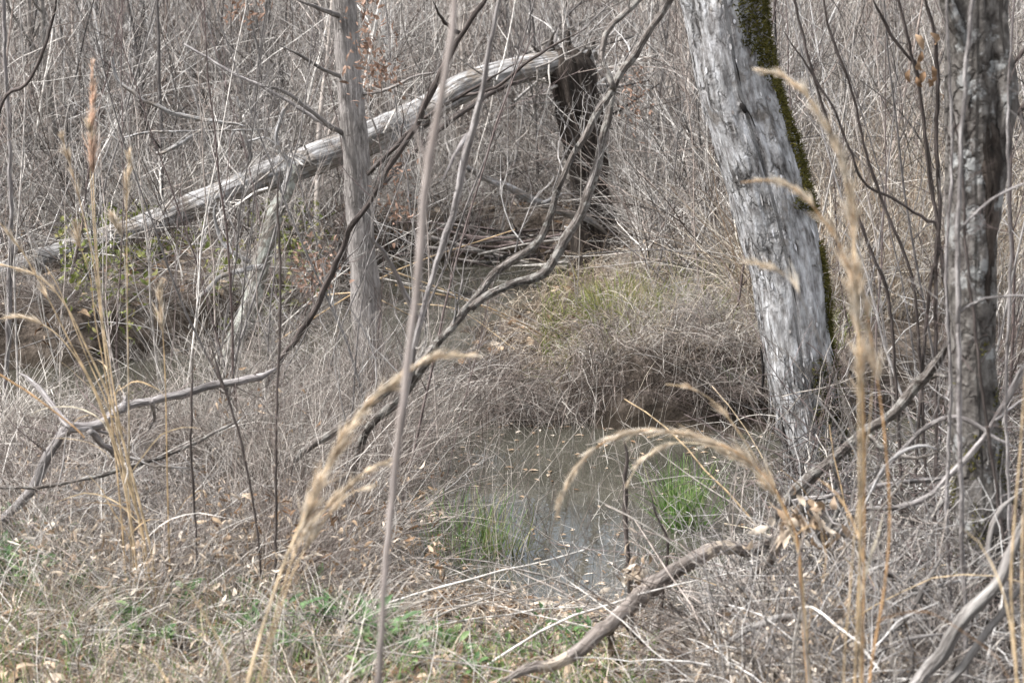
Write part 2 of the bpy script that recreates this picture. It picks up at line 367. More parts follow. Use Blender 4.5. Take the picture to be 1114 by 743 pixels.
def strands(S, base, direc, L, n, jit, grav):
    """S wandering strands at once -> (S,n,3)"""
    P = np.zeros((S, n, 3)); P[:, 0] = base; d = unit(direc); L = np.broadcast_to(L, (S,)); g = np.zeros((S, 3)); g[:, 2] = grav
    for i in range(1, n):
        d = unit(d + rng.normal(size=(S, 3)) * jit + g); P[:, i] = P[:, i-1] + d * (L / (n - 1))[:, None]
    return P
def rands(a, b, S): return a + (b - a) * rng.random(S)
def sphere_dirs(S, upz=0.): d = rng.normal(size=(S, 3)); d[:, 2] += upz; return unit(d)

# ================================================================== SETTING
def axis(dense0, dense1, step, far0, far1):
    a = list(np.arange(dense0, dense1, step)); s = step; x = dense1
    while x < far1: a.append(x); s *= 1.25; x += s
    a.append(far1); s = step; x = dense0 - step; b = []
    while x > far0: b.append(x); s *= 1.25; x -= s
    b.append(far0); return np.array(b[::-1] + a)
xs = axis(-6, 6, .05, -350, 350); ys = axis(2.5, 16, .05, -60, 700)
X, Y = np.meshgrid(xs, ys); Z = hz(X, Y) + .012 * np.sin(X * 31 + Y * 17) * np.sin(Y * 29 - X * 11) * (np.abs(X) < 6)
idx = np.arange(X.size).reshape(X.shape)
Q = np.stack([idx[:-1, :-1], idx[:-1, 1:], idx[1:, 1:], idx[1:, :-1]], -1).reshape(-1, 4)
link('ground', raw_mesh('ground', np.stack([X, Y, Z], -1).reshape(-1, 3), Q, M['soil']), kind='structure')
wv = [(-40, 3.5, WL), (40, 3.5, WL), (40, 16.5, WL), (-40, 16.5, WL)]
link('water', raw_mesh('water', wv, [[0, 1, 2, 3]], M['water'], smooth=False), kind='structure')
def fx(px, Yy): return (px - 557) / F * Yy * 1.0    # lateral position of a photo column at distance Yy

def grounded(rows):
    """carry the lowest end of a stem down into the ground or the water bed"""
    i = 0 if rows[0, 2] < rows[-1, 2] else -1; e = rows[i]; n1 = rows[1 if i == 0 else -2]
    g = float(hz(e[0], e[1])) - .03
    if e[2] > g + .03:
        h = e[2] - g; d = (e - n1)[:3]; sx = float(np.clip(d[0] / max(abs(d[2]), .05), -.25, .25))
        new = []
        for f in (.4, .75, 1.0):
            q = e.copy(); q[2] = e[2] - h * f; q[0] = e[0] + sx * h * (f - f * f * .5) * .8; new.append(q)
        rows = np.vstack([new[::-1], rows]) if i == 0 else np.vstack([rows, new])
    return rows
# ================================================================== HERO TREES
# --- leaning pale tree
YL = 6.9
t = thing('leaning_tree', 'thick pale grey tree trunk leaning left over the water with a mossy right edge', 'tree', loc=Vector(W(903, 566, YL)))
rows = pixpath([(700,-480,30),(728,-300,38),(752,-150,42),(768,-70,44),(785,0,45),(803,100,44.5),(834,200,43),(857,300,41),(866,372,40),(879,450,37),(890,510,37),(903,566,42),(912,600,50)], YL)
G, N, UV = limb_grid(rows, 72, .011, .055, 3, 4, .035)
part('trunk', grid_mesh('trunk', G, UV, M['bark_lean']), t)
# bark flakes peeling near the foot and shallow plates
fl = SM(); nr = len(G)
for _ in range(420):
    i = int(nr - 12 - rng.random() ** 1.7 * nr * .6); j = int(rng.choice([rng.integers(-18, 18), rng.integers(-21, -14)])) % 72
    a = G[i, j]; d = unit(G[min(i + 6, nr - 1), j] - a); L = .015 + .05 * rng.random() ** 2 * (2.0 if i > nr * .75 else .6)
    fl.leaves(np.array([a + N[i, j] * .001]), np.array([d + N[i, j] * (.06 + .12 * rng.random())]), np.array([N[i, j]]), np.array([L]), np.array([.003 + .009 * rng.random()]), curl=-.05)
part('bark_flake', fl.mesh('bark_flakes', strand_mat('bark_flake', [(.20,.18,.17),(.38,.37,.36),(.58,.58,.60)])), t, kind='stuff')
# moss on the right edge
ms = SM(); C, D = [], []
for i in range(nr):
    z = G[i, 0, 2]; frac = i / nr
    for j in range(72):
        ang = j / 72 * 360
        py = 371.5 - F * math.tan(math.atan2(z - CAMZ, YL) + PITCH)
        nz = noise.noise(Vector((ang / 14, z * 5, 3))) + .6 * noise.noise(Vector((ang / 6, z * 14, 9)))
        lo = float(np.interp(py, [0, 50, 110, 190, 225, 258, 285, 345, 405], [2, 14, 50, 56, 34, 84, 58, 62, 84]))
        band = (ang > lo + nz * 16 and ang < 160 - nz * 20)
        gap = .7 * noise.noise(Vector((0, z * 4.2 + 1.3, 5)))
        if (250 < py < 278): band = band and nz > .25
        if py > 388: band = (nz > .02 and 5 < ang < 120)
        if band and py < 520:
            for _ in range(3):
                C.append(G[i, j] + rng.normal(size=3) * .004 + N[i, j] * .001); D.append(N[i, j] + np.array([0, 0, .2]))
C, D = np.array(C), np.array(D)
P = strands(len(C), C, D + rng.normal(size=D.shape) * .5, rands(.010, .030, len(C)), 4, .35, -.05)
ms.add(P, np.linspace(.0026, .0009, 4)[None].repeat(len(C), 0), 3, np.clip(.5 + .35 * np.sin(C[:, 2] * 9 + C[:, 0] * 30) + rng.normal(size=len(C)) * .18, 0, 1))
part('moss', ms.mesh('moss', M['moss']), t, label='dark green moss along the upper right edge of the trunk', kind='stuff')
# knot hole with split
def blob(c, rx, ry, rz, mat, name, tilt=0):
    u = np.linspace(0, 2*np.pi, 14, endpoint=False); v = np.linspace(.15, np.pi - .15, 8)
    g = np.array([[[rx*math.sin(b)*math.cos(a)*(1+.25*math.sin(3*a+b)), ry*math.sin(b)*math.sin(a), rz*math.cos(b)] for a in u] for b in v])
    ct, st = math.cos(tilt), math.sin(tilt); x, z = g[..., 0].copy(), g[..., 2].copy()
    g[..., 0] = x * ct - z * st; g[..., 2] = x * st + z * ct
    return grid_mesh(name, g + np.array(c), np.zeros((*g.shape[:2], 2)), mat)
pc = W(808.5, 118, YL - .146); part('knot_hole', blob(pc, .009, .006, .020, M['hole'], 'knot', .5), t)
crk = SM()
def crackline(pts, r):
    out = []
    for px, py in pts:
        p = W(px, py, YL)
        cc = G.mean(1); i = int(np.argmin(abs(cc[:, 2] - p[2]))); rad = np.linalg.norm(G[i, 0] - cc[i]); dx = np.clip(p[0] - cc[i, 0], -rad * .96, rad * .96)
        p[1] = cc[i, 1] - math.sqrt(max(rad * rad - dx * dx, 1e-5)) - .0005; out.append(p)
    crk.add(spline(np.array(out), 14), r * np.array([.3,.6,.9,1,.8,1,1.2,1,.9,1.1,1,.8,.5,.2]), 4, .5)
crackline([(797,92),(800,105),(806,115),(812,125),(818,140)], .0022)
crackline([(848,452),(853,475),(860,500),(868,530)], .007); crackline([(858,395),(860,420),(857,450),(862,470)], .003)
crackline([(775,40),(788,52),(796,70),(801,92)], .003); crackline([(826,375),(829,400),(828,425)], .006)
crackline([(845,230),(852,260),(856,300),(862,330)], .0022); crackline([(880,400),(878,430),(886,460)], .002); crackline([(800,200),(812,240),(818,280)], .0018)
part('bark_split', crk.mesh('crack', M['hole']), t, kind='stuff')
# upper limbs (above the frame)
top = rows[0, :3]
for dx, dz, L in ((-.5, 1, 1.6), (.35, 1, 1.9), (.9, .8, 1.2)):
    part('branch', limb('branch', np.c_[spline(wander(top, (dx, .2, dz), L, 6, .12), 7), np.linspace(.075, .015, 7)], M['bark_lean'], 12, .05), t)

# --- right tree, nearer and softer
YR = 4.6
t = thing('blotched_tree', 'slender upright tree at the right edge with blotched grey bark and a dark hollow seam', 'tree', loc=Vector(W(1078, 745, YR)))
G2, N2, UV2 = limb_grid(pixpath([(1035,-700,16),(1048,-400,22),(1056,-150,27),(1059,0,31),(1058,100,32),(1057,200,31),(1057,300,29),(1058,380,27),(1062,470,30),(1067,560,33),(1073,650,37),(1079,745,46),(1083,790,55)], YR) * [1, 1, 1, .9], 56, .014, .06, 8, 4, .03)
part('trunk', grid_mesh('trunk', G2, UV2, M['bark_right']), t)
part('fork', limb('fork', pixpath([(1072,250,10),(1082,180,11),(1088,120,11),(1086,60,12),(1091,0,12),(1100,-100,11),(1112,-260,9)], YR - .02), M['bark_right'], 20, .02), t)
part('hollow', limb('hollow', pixpath([(1066,112,3),(1070,140,11),(1073,175,13),(1074,210,13),(1071,250,12),(1072,290,10),(1069,330,7),(1071,370,3)], YR - .046), M['bark_snag'], 16, .02, .2, fine=.08), t)
part('dead_stub', limb('dead_stub', pixpath([(1022,-60,7),(1031,0,8),(1041,30,9),(1049,52,6)], YR - .05), M['bark_right'], 14, .02), t)
# greenish moss at the foot
ms = SM(); C, D = [], []
for i in range(len(G2)):
    z = G2[i, 0, 2]
    if z < .75:
        for j in range(56):
            if noise.noise(Vector((j / 5, z * 9, 1))) > .05 + z * .5:
                for _ in range(2): C.append(G2[i, j] + rng.normal(size=3) * .004); D.append(N2[i, j])
C, D = np.array(C), np.array(D)
ms.add(strands(len(C), C, D + rng.normal(size=D.shape) * .5, rands(.005, .014, len(C)), 4, .35, 0), .0013, 3)
part('moss', ms.mesh('moss', M['moss']), t, kind='stuff')

# --- brown-grey mid tree crossing in front of the log
YM = 9.0
t = thing('upright_tree', 'narrow upright brown-grey tree standing in front of the fallen log', 'tree', loc=Vector(W(404, 420, YM)))
part('trunk', limb('trunk', pixpath([(362,-300,9),(366,-120,11),(373,-20,12.5),(378,60,13),(386,150,14.5),(391,230,15),(397,310,16),(403,400,18),(406,440,23)], YM), M['bark_mid'], 28, .02, .06, 4), t)
for pts, r in (([(381,88,4),(350,75,3),(330,62,2.5),(300,48,2)], 0), ([(376,20,5),(350,10,3.5),(318,-2,3)], 0), ([(380,150,5),(350,130,3.4),(310,100,2.8),(280,92,2)], 0), ([(392,103,3),(420,98,2.4),(450,84,2),(500,75,1.3)], 0)):
    part('branch', limb('branch', pixpath(pts, YM, YM - .3) * [1, 1, 1, .7], M['bark_mid'], 8, .03), t)

# --- snapped dark snag and its log
YS = 12.6
t = thing('broken_snag', 'dark rotten broken trunk holding up the raised end of the log', 'dead tree', loc=Vector(W(650, 292, YS)))
part('trunk', limb('trunk', pixpath([(612,52,10),(617,70,24),(622,90,25),(630,130,23),(638,180,22),(645,240,24),(651,285,30),(654,305,38)], YS), M['bark_snag'], 32, .03, .14, 6, .06), t)
for pts in ([(600,80,5),(590,62,3),(578,50,1)], [(628,78,6),(640,60,3),(650,40,1)], [(612,60,6),(616,44,3),(618,30,.5)], [(605,74,5),(600,50,3),(602,36,.5)]):
    part('splinter', limb('splinter', pixpath(pts, YS), M['bark_snag'], 8, .03), t)
t = thing('fallen_log', 'long weathered grey log slanting up from the left edge to the dark snag', 'log', loc=Vector(W(150, 248, 11)))
GL, NL, UVL = limb_grid(pixpath([(-160,352,11,10.2),(-60,322,12,10.3),(0,300,13,10.5),(60,279,13,10.6),(150,249,14,10.9),(230,217,14.5,11.1),(300,188,16,11.4),(385,157,17,11.7),(450,128,16.5,12),(505,95,15,12.2),(560,78,14,12.4),(612,66,11,12.6),(648,60,6,12.7)]), 40, .03, .07, 12, 5, .03)
part('trunk', grid_mesh('trunk', GL, UVL, M['bark_log']), t)
bs = SM()
for px, py, yy in ((190,232,10.8),(270,205,11),(330,180,11.2),(420,145,11.6),(470,115,11.9),(530,88,12.2),(575,74,12.3),(610,66,12.4)):
    for _ in range(3):
        p0 = W(px + rng.normal()*12, py, yy); sb = SM()
        grow(sb, wander(p0, (rng.normal()*.8, rng.normal()*.3, .7*rng.choice([-1,1,1])), .4 + rng.random()*.8, 8, .2), .008, .002, 5, .35, 2)
        part('branch', sb.mesh('branch', M['twig_pale']), t)

# --- lichen stump leaning under the log
t = thing('lichened_trunk', 'short leaning dead trunk spotted with pale lichen below the fallen log', 'dead tree', loc=Vector(W(228, 410, 9.6)))
part('trunk', limb('trunk', pixpath([(322,180,6),(310,212,8),(294,250,9.5),(281,300,10.5),(266,348,10.5),(250,384,11),(232,414,13),(222,430,13)], 9.7, 9.5), M['bark_lichen'], 24, .02, .12, 5, .05), t)
part('branch', limb('branch', pixpath([(285,292,3.4),(262,295,3),(240,303,2.6),(220,322,2.2),(211,328,1.4)], 9.4), M['bark_log'], 8, .02), t)
part('branch', limb('branch', pixpath([(272,285,2.6),(250,272,2.2),(238,255,2),(233,232,1.6),(236,222,1)], 9.4), M['bark_log'], 8, .02), t)
part('branch', limb('branch', pixpath([(308,210,4),(314,180,3),(300,150,2.4),(310,120,2),(330,95,1.2)], 9.6), M['bark_log'], 8, .02), t)

# ================================================================== CROOKED STEMS
def stem_thing(name, label, cat, main, Y0, Y1, mat, tw='twig', ntw=0, tlen=.35, k=12, group=None, extra=(), rough=.09, upw=.3, knots=2, extmat=None):
    rows = grounded(pixpath(main, Y0, Y1)); rows[:, 3] *= .76
    lo = rows[np.argmin(rows[:, 2]), :3]
    t = thing(name, label, cat, group, loc=Vector(lo))
    part('stem', limb('stem', rows, M[mat], k, .025, rough, knots), t)
    for e in extra:
        er = pixpath(e, Y0, Y1); er[:, 3] *= .85
        part('branch', limb('branch', er, M[extmat or mat], max(6, k - 4), .025, rough, 1), t)
        if ntw:
            s_ = SM(); kids(s_, spline(er[:, :3], 8), er[0, 3] * .6, er[-1, 3] * .6, 1, tlen, 3, .8, upw, 3, .1, .5, 0.); part('twig', s_.mesh('twig', M[tw]), t)
    if ntw:
        for c_ in range(ntw * 2):
            s_ = SM(); kids(s_, spline(rows[:, :3], 12), rows[0, 3] * .6, rows[-1, 3] * .6, 1, tlen, 3, .8, upw, 3, .1, .5, 0.)
            part('twig', s_.mesh('twig', M[tw]), t)
    return t
t = stem_thing('crooked_shrub', 'crooked twin-stemmed grey shrub bending across the middle of the pool', 'shrub',
  [(318,502,5),(360,474,6),(397,443,6.5),(440,412,7),(470,384,6.5),(497,352,6.5),(512,334,6),(545,291,5.5),(573,272,6),(588,258,6),(597,236,5),(612,192,4.6),(640,140,5),(667,97,5.4),(690,62,5.6),(708,32,5.2),(729,-2,5),(760,-60,5),(800,-160,4)],
  6.1, 6.3, 'bark_vine', 'twig', 11, .38, k=16,
  extra=[[(512,336,5),(535,318,5),(560,307,5.4),(585,299,6.5),(600,279,6),(612,262,6),(632,230,5.6),(648,185,5.8),(656,150,5.5),(664,118,4.8),(672,90,4)],
         [(667,97,4),(655,60,4),(664,30,4),(690,5,4),(712,-20,3),(740,-90,3)],
         [(470,388,5),(452,412,5),(427,440,6),(397,470,6),(388,497,6),(380,540,6)]], knots=6)
stem_thing('curved_shrub', 'dark leaning stem left of centre curving up in front of the log', 'shrub',
  [(290,420,3.6),(320,371,4),(342,338,4.2),(357,306,4.4),(372,271,4.4),(382,248,4.4),(402,221,4.2),(422,186,3.8),(447,145,4),(472,95,4.4),(482,72,4),(502,38,3.6),(527,0,3),(560,-70,2.6)], 7.2, 6.8, 'bark_dark', 'twig_dark', 3, .3,
  extra=[[(502,38,2.6),(490,30,2.4),(480,20,2),(470,0,1.4)], [(400,190,3),(430,160,3),(460,130,2.8),(500,105,2.5),(560,70,2)], [(502,105,2.2),(540,94,2),(585,60,1.8),(640,30,1.5)]])
stem_thing('tall_sapling', 'tall pale brown stem close to the lens running the full height of the picture', 'sapling',
  [(402,1080,5),(406,900,5),(412,743,5),(419,621,5),(432,496,5),(447,371,5),(455,300,5.4),(464,190,6),(477,125,6),(489,50,4.5),(494,0,4),(500,-100,3.5)], 2.35, 2.35, 'bark_stem', k=12, rough=.03, knots=0,
  extra=[[(466,180,3),(455,150,2.2),(450,128,1.4)]])
stem_thing('grey_sapling', 'slanting pale grey stem just beside the tall brown one', 'sapling',
  [(410,740,3.2),(420,600,3.2),(434,480,3.5),(454,360,4),(472,300,4.2),(492,235,4.6),(505,175,5.2),(515,140,5),(522,110,4.4),(532,60,3.2),(544,0,3),(556,-60,3)], 4.7, 4.5, 'bark_branch', 'twig_pale', 2, .25,
  extra=[[(455,350,3),(440,320,3),(420,280,3),(400,255,2.4)], [(515,140,3),(500,160,3),(480,200,2)]])
stem_thing('thin_sapling', 'thin upright sapling with green moss at the far left edge', 'sapling',
  [(6,420,3.5),(9,350,4),(12,260,3.6),(10,150,3.2),(6,60,3),(2,-40,2.6),(-6,-200,2)], 7.5, 7.5, 'bark_branch', 'twig_brown', 4, .4)
stem_thing('bent_sapling', 'dark thin sapling arching from the left edge towards the top', 'sapling',
  [(-30,250,2),(0,118,2.6),(25,95,2.6),(38,75,2.6),(50,45,2.4),(58,20,2),(66,-30,2)], 6.6, 6.6, 'bark_dark', 'twig_brown', 4, .3)
# right-hand thin dark stems
for lab, pts in (('dark stem right of the leaning trunk, nearest to it', [(975,420,2.4),(967,325,2.4),(952,285,2.4),(932,230,2.3),(907,150,2.2),(887,90,2),(864,0,1.8),(850,-60,1.6)]),
    ('dark stem rising to the gap midway between the two right trees', [(1003,430,2.4),(999,371,2.4),(992,300,2.2),(962,225,2.2),(942,165,2),(927,100,2),(902,30,1.8),(890,-40,1.5)]),
    ('dark stem crossing from the leaning trunk down to the blotched tree', [(1022,262,2.2),(1008,240,2.2),(992,230,2.1),(970,215,2),(942,200,2),(925,165,1.9),(907,120,1.8),(880,75,1.7),(849,30,1.5)]),
    ('dark upright stem close along the left side of the blotched tree', [(1018,420,3),(1018,300,3),(1022,230,3),(1019,150,3),(1019,60,3),(1010,15,2.6),(1000,-20,2.4)]),
    ('dark upright stem carrying the dead leaves', [(1004,395,2.6),(1012,310,2.6),(1022,260,2.6),(1012,200,2.4),(1002,110,2.4),(992,60,2.4),(977,0,2.2),(965,-40,2)]),
    ('short dark stem leaning at the top between the right trees', [(1000,95,2),(990,65,2.2),(970,40,2.4),(960,20,2.4),(948,-5,2.4)])):
    stem_thing('thin_shrub', lab, 'shrub', pts, 5.3, 5.2, 'bark_dark', 'twig_dark', 4, .22, k=8, group='thin dark stems between the two right trees', upw=.5)
stem_thing('grey_pole_sapling', 'straight grey sapling standing directly in front of the blotched tree', 'sapling',
  [(1052,760,3.5),(1048,600,3.6),(1044,470,3.6),(1043,372,3.6),(1042,250,3.6),(1045,150,3.5),(1053,60,3.2),(1059,-20,3),(1066,-200,2)], 3.9, 3.9, 'bark_branch', 'twig', 3, .25,
  extra=[[(1043,340,2),(1070,325,1.8),(1114,322,1.4),(1150,330,1)], [(1044,250,2),(1070,225,1.8),(1100,205,1.4),(1150,190,1)]])
stem_thing('edge_shrub', 'forked dark shrub reaching in at the upper right edge', 'shrub',
  [(1180,330,4),(1130,190,3.6),(1100,90,3.4),(1088,60,3),(1080,20,2.6)], 5.4, 5.4, 'bark_dark', 'twig_dark', 6, .35,
  extra=[[(1150,80,3),(1120,110,3),(1095,135,2.6),(1085,150,2)], [(1140,20,3),(1110,60,3),(1095,75,2.6)]])
# dead leaves hanging on a right stem
lt = thing('hanging_leaves', 'small cluster of curled brown dead leaves hanging beside the blotched tree', 'dead leaves', loc=Vector(W(1000, 75, 5.2)))
for px, py, L in ((996,44,.055),(1012,42,.06),(1000,72,.05),(990,82,.045),(1006,84,.05),(1014,78,.045),(1010,92,.04),(997,90,.04),(1018,88,.035),(1003,62,.045),(1080,45,.04),(1022,108,.03)):
    s_ = SM(); c = W(px, py - 6, 5.2)[None]
    s_.leaves(c, np.array([[rng.normal()*.35, rng.normal()*.3, -1]]), np.array([[rng.normal(), -1, .2]]), np.array([L * .85]), np.array([L * .38]), rnd=np.array([.1 + .25 * rng.random()]), curl=1.0)
    part('leaf', s_.mesh('leaf', M['deadleaf']), lt)

# ================================================================== FALLEN BRANCHES
def wood(name, label, pts, Y0, Y1, mat, extra=(), k=14, rough=.12, knots=4, twigs=0, cat='branch', group=None, tw='twig'):
    rows = pixpath(pts, Y0, Y1); rows[:, 3] *= .82; t = thing(name, label, cat, group, loc=Vector(rows[0, :3]))
    part('limb', limb('limb', rows, M[mat], k, .02, rough, knots, .05), t)
    for e in extra:
        er = pixpath(e, Y0, Y1); er[:, 3] *= np.linspace(.9, .7, len(er)); part('side_branch', limb('side_branch', er, M[mat], 8, .02, rough, 1), t)
        if twigs:
            s_ = SM(); kids(s_, spline(er[:, :3], 8), .004, .002, 1, .25, 3, .9, .1, 3, .12, .5, 0.); part('twig', s_.mesh('twig', M[tw]), t)
    for _ in range(twigs * 2):
        s_ = SM(); kids(s_, spline(rows[:, :3], 12), min(.006, rows[1, 3]), .003, 1, .32, 3, .9, .1, 3, .12, .5, 0.); part('twig', s_.mesh('twig', M[tw]), t)
    return t
wood('fallen_branch', 'grey fallen branch with an elbow resting on brush at the left', [(-30,610,4.5),(0,568,5.5),(30,536,6),(50,501,6),(66,476,6.5),(77,465,7),(95,463,6.5),(112,457,6),(130,444,6),(150,438,5.5),(178,434,5.5),(200,428,5.5),(225,421,5),(260,414,4.6),(285,409,4.5),(302,400,4)], 5.3, 5.7, 'bark_branch',
  extra=[[(77,466,4),(105,468,2.6),(132,475,1.8)], [(98,470,4.5),(118,488,4),(135,503,3.6),(146,515,2.8)], [(78,466,4),(62,480,3),(45,505,2.4),(28,525,2)], [(132,446,4),(136,436,3),(133,424,1.4)], [(165,437,3),(168,455,2.4),(160,470,1.6)], [(78,466,5),(60,445,4.5),(40,420,4),(20,405,3.4)]], twigs=7, tw='twig_dark')
wood('fallen_branch', 'thin dark branch lying low beneath the elbowed grey branch', [(-10,530,2.2),(40,530,2.4),(95,520,3),(140,508,3.2),(160,502,3),(200,487,2.6),(240,467,2),(262,455,1.5)], 5.2, 5.5, 'bark_vine', twigs=4)
wood('fallen_branch', 'whitish broken twig lying under the grey elbowed branch', [(130,494,1.2),(145,498,1.6),(165,506,1.7),(190,508,1.5),(207,509,1)], 5.0, 5.0, 'bark_log', k=8, knots=0)
wood('driftwood_limb', 'long curved driftwood limb with a peeled pale lower end at the bottom centre', [(548,742,6,4.0),(575,732,8,4.03),(600,722,9,4.08),(625,708,9.5,4.15),(648,692,10,4.22),(664,676,10,4.3),(684,660,11,4.4),(700,646,11.5,4.6),(722,630,11,4.65),(744,618,10.5,4.7),(765,605,10,4.75),(790,597,9.5,4.8),(815,597,8.5,4.85),(838,592,8,4.9),(858,572,7.5,4.9),(880,540,7,4.9)], 4.4, 4.9, 'bark_drift',
  extra=[[(668,672,5),(664,690,5,),(664,710,4.5),(668,740,4)], [(850,580,6),(838,610,6),(815,628,5.5),(790,660,5),(768,690,5),(740,725,4.5)], [(672,672,2.6),(700,700,2),(722,720,1.4)]], k=20, cat='driftwood', knots=7)
wood('vine_limb', 'dark gnarled limb climbing from the driftwood up to the blotched tree', [(846,560,7),(870,530,8),(905,502,8),(940,470,7),(970,448,7),(1000,418,7.5),(1014,398,7),(1026,385,5),(1034,372,4)], 4.95, 4.7, 'bark_vine',
  extra=[[(1005,412,4),(1020,408,3),(1045,412,2)], [(940,470,4),(965,490,4),(990,498,3),(1030,490,2)], [(870,530,5),(895,560,5),(930,590,4.5),(960,640,5),(990,670,5.5),(1020,700,4)]], cat='vine', knots=6, k=16)
wood('root_limb', 'thick twisted grey root rising at the lower right corner', [(975,765,7),(1000,738,8.5),(1024,710,9),(1048,680,9),(1066,655,9),(1085,630,9),(1100,600,8),(1112,570,7),(1124,540,6)], 3.7, 3.8, 'bark_root',
  extra=[[(1018,760,5),(1042,730,6),(1060,706,6),(1080,680,6),(1098,655,5.5),(1116,625,5)]], cat='root', knots=4, k=16)
wood('arched_branch', 'pale curved branch sweeping from the right edge down to the brush', [(1130,380,3.6),(1112,402,4),(1100,425,4.4),(1084,455,4.4),(1066,482,4.2),(1045,505,4),(1022,527,3.8),(1002,545,3.5),(975,552,3),(942,553,2.6),(915,560,2)], 4.3, 4.4, 'bark_branch', extra=[[(1082,458,2),(1105,440,2),(1125,430,1.6)]], twigs=3)
wood('arched_branch', 'thin arching grey branch low between the two right trees', [(905,600,2.4),(925,560,2.6),(955,520,3),(990,480,3),(1012,462,3),(1035,453,3),(1058,460,2.8),(1085,478,2.4),(1114,490,2)], 4.5, 4.3, 'bark_branch', twigs=3)
wood('arched_branch', 'grey branch lying level behind the golden stalks at the right', [(862,545,3),(900,540,3.6),(950,530,4),(985,524,4),(1020,520,3.4),(1080,513,2.6),(1114,510,2)], 4.9, 4.8, 'bark_branch', twigs=3)
wood('arched_branch', 'short pale hooked branch above the lower right root', [(935,565,1.6),(950,530,2),(965,505,2.2),(985,490,2.4),(1005,484,2.4),(1020,488,2)], 4.2, 4.2, 'bark_log')
wood('arched_branch', 'thin pale branch rising to the upper right behind the root', [(950,680,1.8),(975,655,2.2),(1000,645,2.4),(1040,632,2.4),(1080,626,2.2)], 4.1, 4.1, 'bark_log')
for lab, pts, yy in (('gnarled root looping down from the leaning trunk foot to the right', [(872,545,6),(890,575,6),(905,610,5.5),(930,640,6),(958,668,6),(985,690,5)], 4.7),
    ('dark root curving under the golden stalks at the right', [(925,585,4),(950,610,5),(975,628,5),(1000,650,5),(1020,690,5),(1050,730,5)], 4.3),
    ('grey crooked root climbing behind the blotched tree', [(1010,560,4),(1040,530,5),(1062,500,5),(1085,520,5),(1110,548,5),(1140,560,4)], 4.9),
    ('slim vine dropping from the dark gnarled limb to the leaf heap', [(905,500,3.5),(915,540,3.5),(900,585,3.5),(885,630,3.5),(890,690,3.5)], 4.75),
    ('low grey root snaking across the leaf heap', [(790,700,4),(825,680,5),(860,672,5),(895,684,5.5),(930,705,5),(965,712,4)], 4.15),
    ('bent grey stick between the leaf heap and the lower right root', [(930,745,3),(950,700,3.6),(985,672,3.6),(1010,630,3.4),(1030,600,2.6)], 4.0),
    ('curved grey vine at the right edge above the corner root', [(1118,690,3.6),(1090,640,4),(1075,600,4),(1085,560,3.8),(1114,530,3)], 4.1)):
    wood('root_limb', lab, pts, yy, yy + .1, 'bark_root' if 'grey' in lab else 'bark_vine', cat='root', knots=5, k=12, twigs=2)
wood('pool_branch', 'weathered branch slanting under the arch beside the snag', [(508,182,3.4),(530,195,4.4),(560,207,5),(590,222,5.4),(615,232,5),(645,243,4),(665,256,3)], 12.2, 12.4, 'bark_log', twigs=5, extra=[[(590,222,3),(612,212,2),(640,214,1.5)]])
wood('log_branch', 'dark limb running beneath the raised part of the log', [(395,226,2),(430,186,2.6),(455,160,3),(480,140,3.4),(505,120,3.8),(540,98,4),(580,84,3)], 11.6, 12.2, 'bark_dark', twigs=6)
wood('log_branch', 'bare pale limb sagging above the left part of the log', [(122,62,2.2),(128,85,2.2),(150,105,2.4),(185,122,2.6),(220,130,2.6),(250,134,2.4),(268,138,2)], 9.6, 9.6, 'bark_log', twigs=3)
wood('log_branch', 'pale hooked branch hanging above the middle of the log', [(170,168,2.4),(190,160,2.6),(215,145,2.4),(240,126,2)], 9.6, 9.6, 'bark_log', twigs=2)
wood('log_branch', 'straight level twig above the left part of the log', [(135,150,1.4),(160,144,1.6),(200,143,1.6),(250,142,1.5),(300,140,1.2)], 9.7, 9.7, 'bark_log', twigs=2)
wood('log_branch', 'grey stick leaning from the upper left onto the upright tree', [(200,48,1.8),(230,66,2),(260,84,2.2),(290,97,2.4),(330,120,2.8),(362,140,2.8),(378,148,2.6)], 9.3, 9.2, 'bark_branch', twigs=2)
wood('log_branch', 'white forked twig lying against the log left of the upright tree', [(258,105,1.4),(265,145,2),(273,170,2.2),(262,190,1.6)], 10.0, 10.0, 'bark_log', extra=[[(268,155,1.6),(288,150,1.2),(305,160,1)], [(262,135,1.4),(250,150,1),(246,172,1)]], twigs=2)
# fan of sticks over the snag
fan = [((566,62),(700,-10)),((556,80),(690,40)),((560,110),(668,10)),((590,100),(715,60)),((574,64),(608,30)),((596,92),(730,95)),((574,105),(650,85)),((600,110),(684,18)),((616,70),(575,15)),((610,95),(560,60)),((588,70),(640,-5)),((604,64),(680,-12)),((640,100),(700,60)),((620,110),(706,88)),((550,92),(620,62)),((545,75),(640,100)),((600,84),(640,40)),((560,50),(660,100)),((576,112),(640,120)),((640,140),(722,88))]
for i, (a, b_) in enumerate(fan):
    y0 = 12.4 + rng.random() * .5; p = [W(*a, y0), (W(*a, y0) + W(*b_, y0 + .3)) / 2 + rng.normal(size=3) * .03, W(*b_, y0 + .3)]
    s_ = SM(); grow(s_, p, .011, .005, 4, .4, 2, n=8, k=5)
    o = link('broken_stick', s_.mesh('stick', M['twig_pale' if i % 3 == 0 else 'twig']), label=f"{'pale' if i % 3 == 0 else 'grey'} broken stick {'steeply tilted' if abs(b_[1] - a[1]) > abs(b_[0] - a[0]) * .6 else 'gently tilted' if abs(b_[1] - a[1]) > abs(b_[0] - a[0]) * .3 else 'lying nearly level'} on top of the dark snag", category='stick', group='sticks piled over the snag')
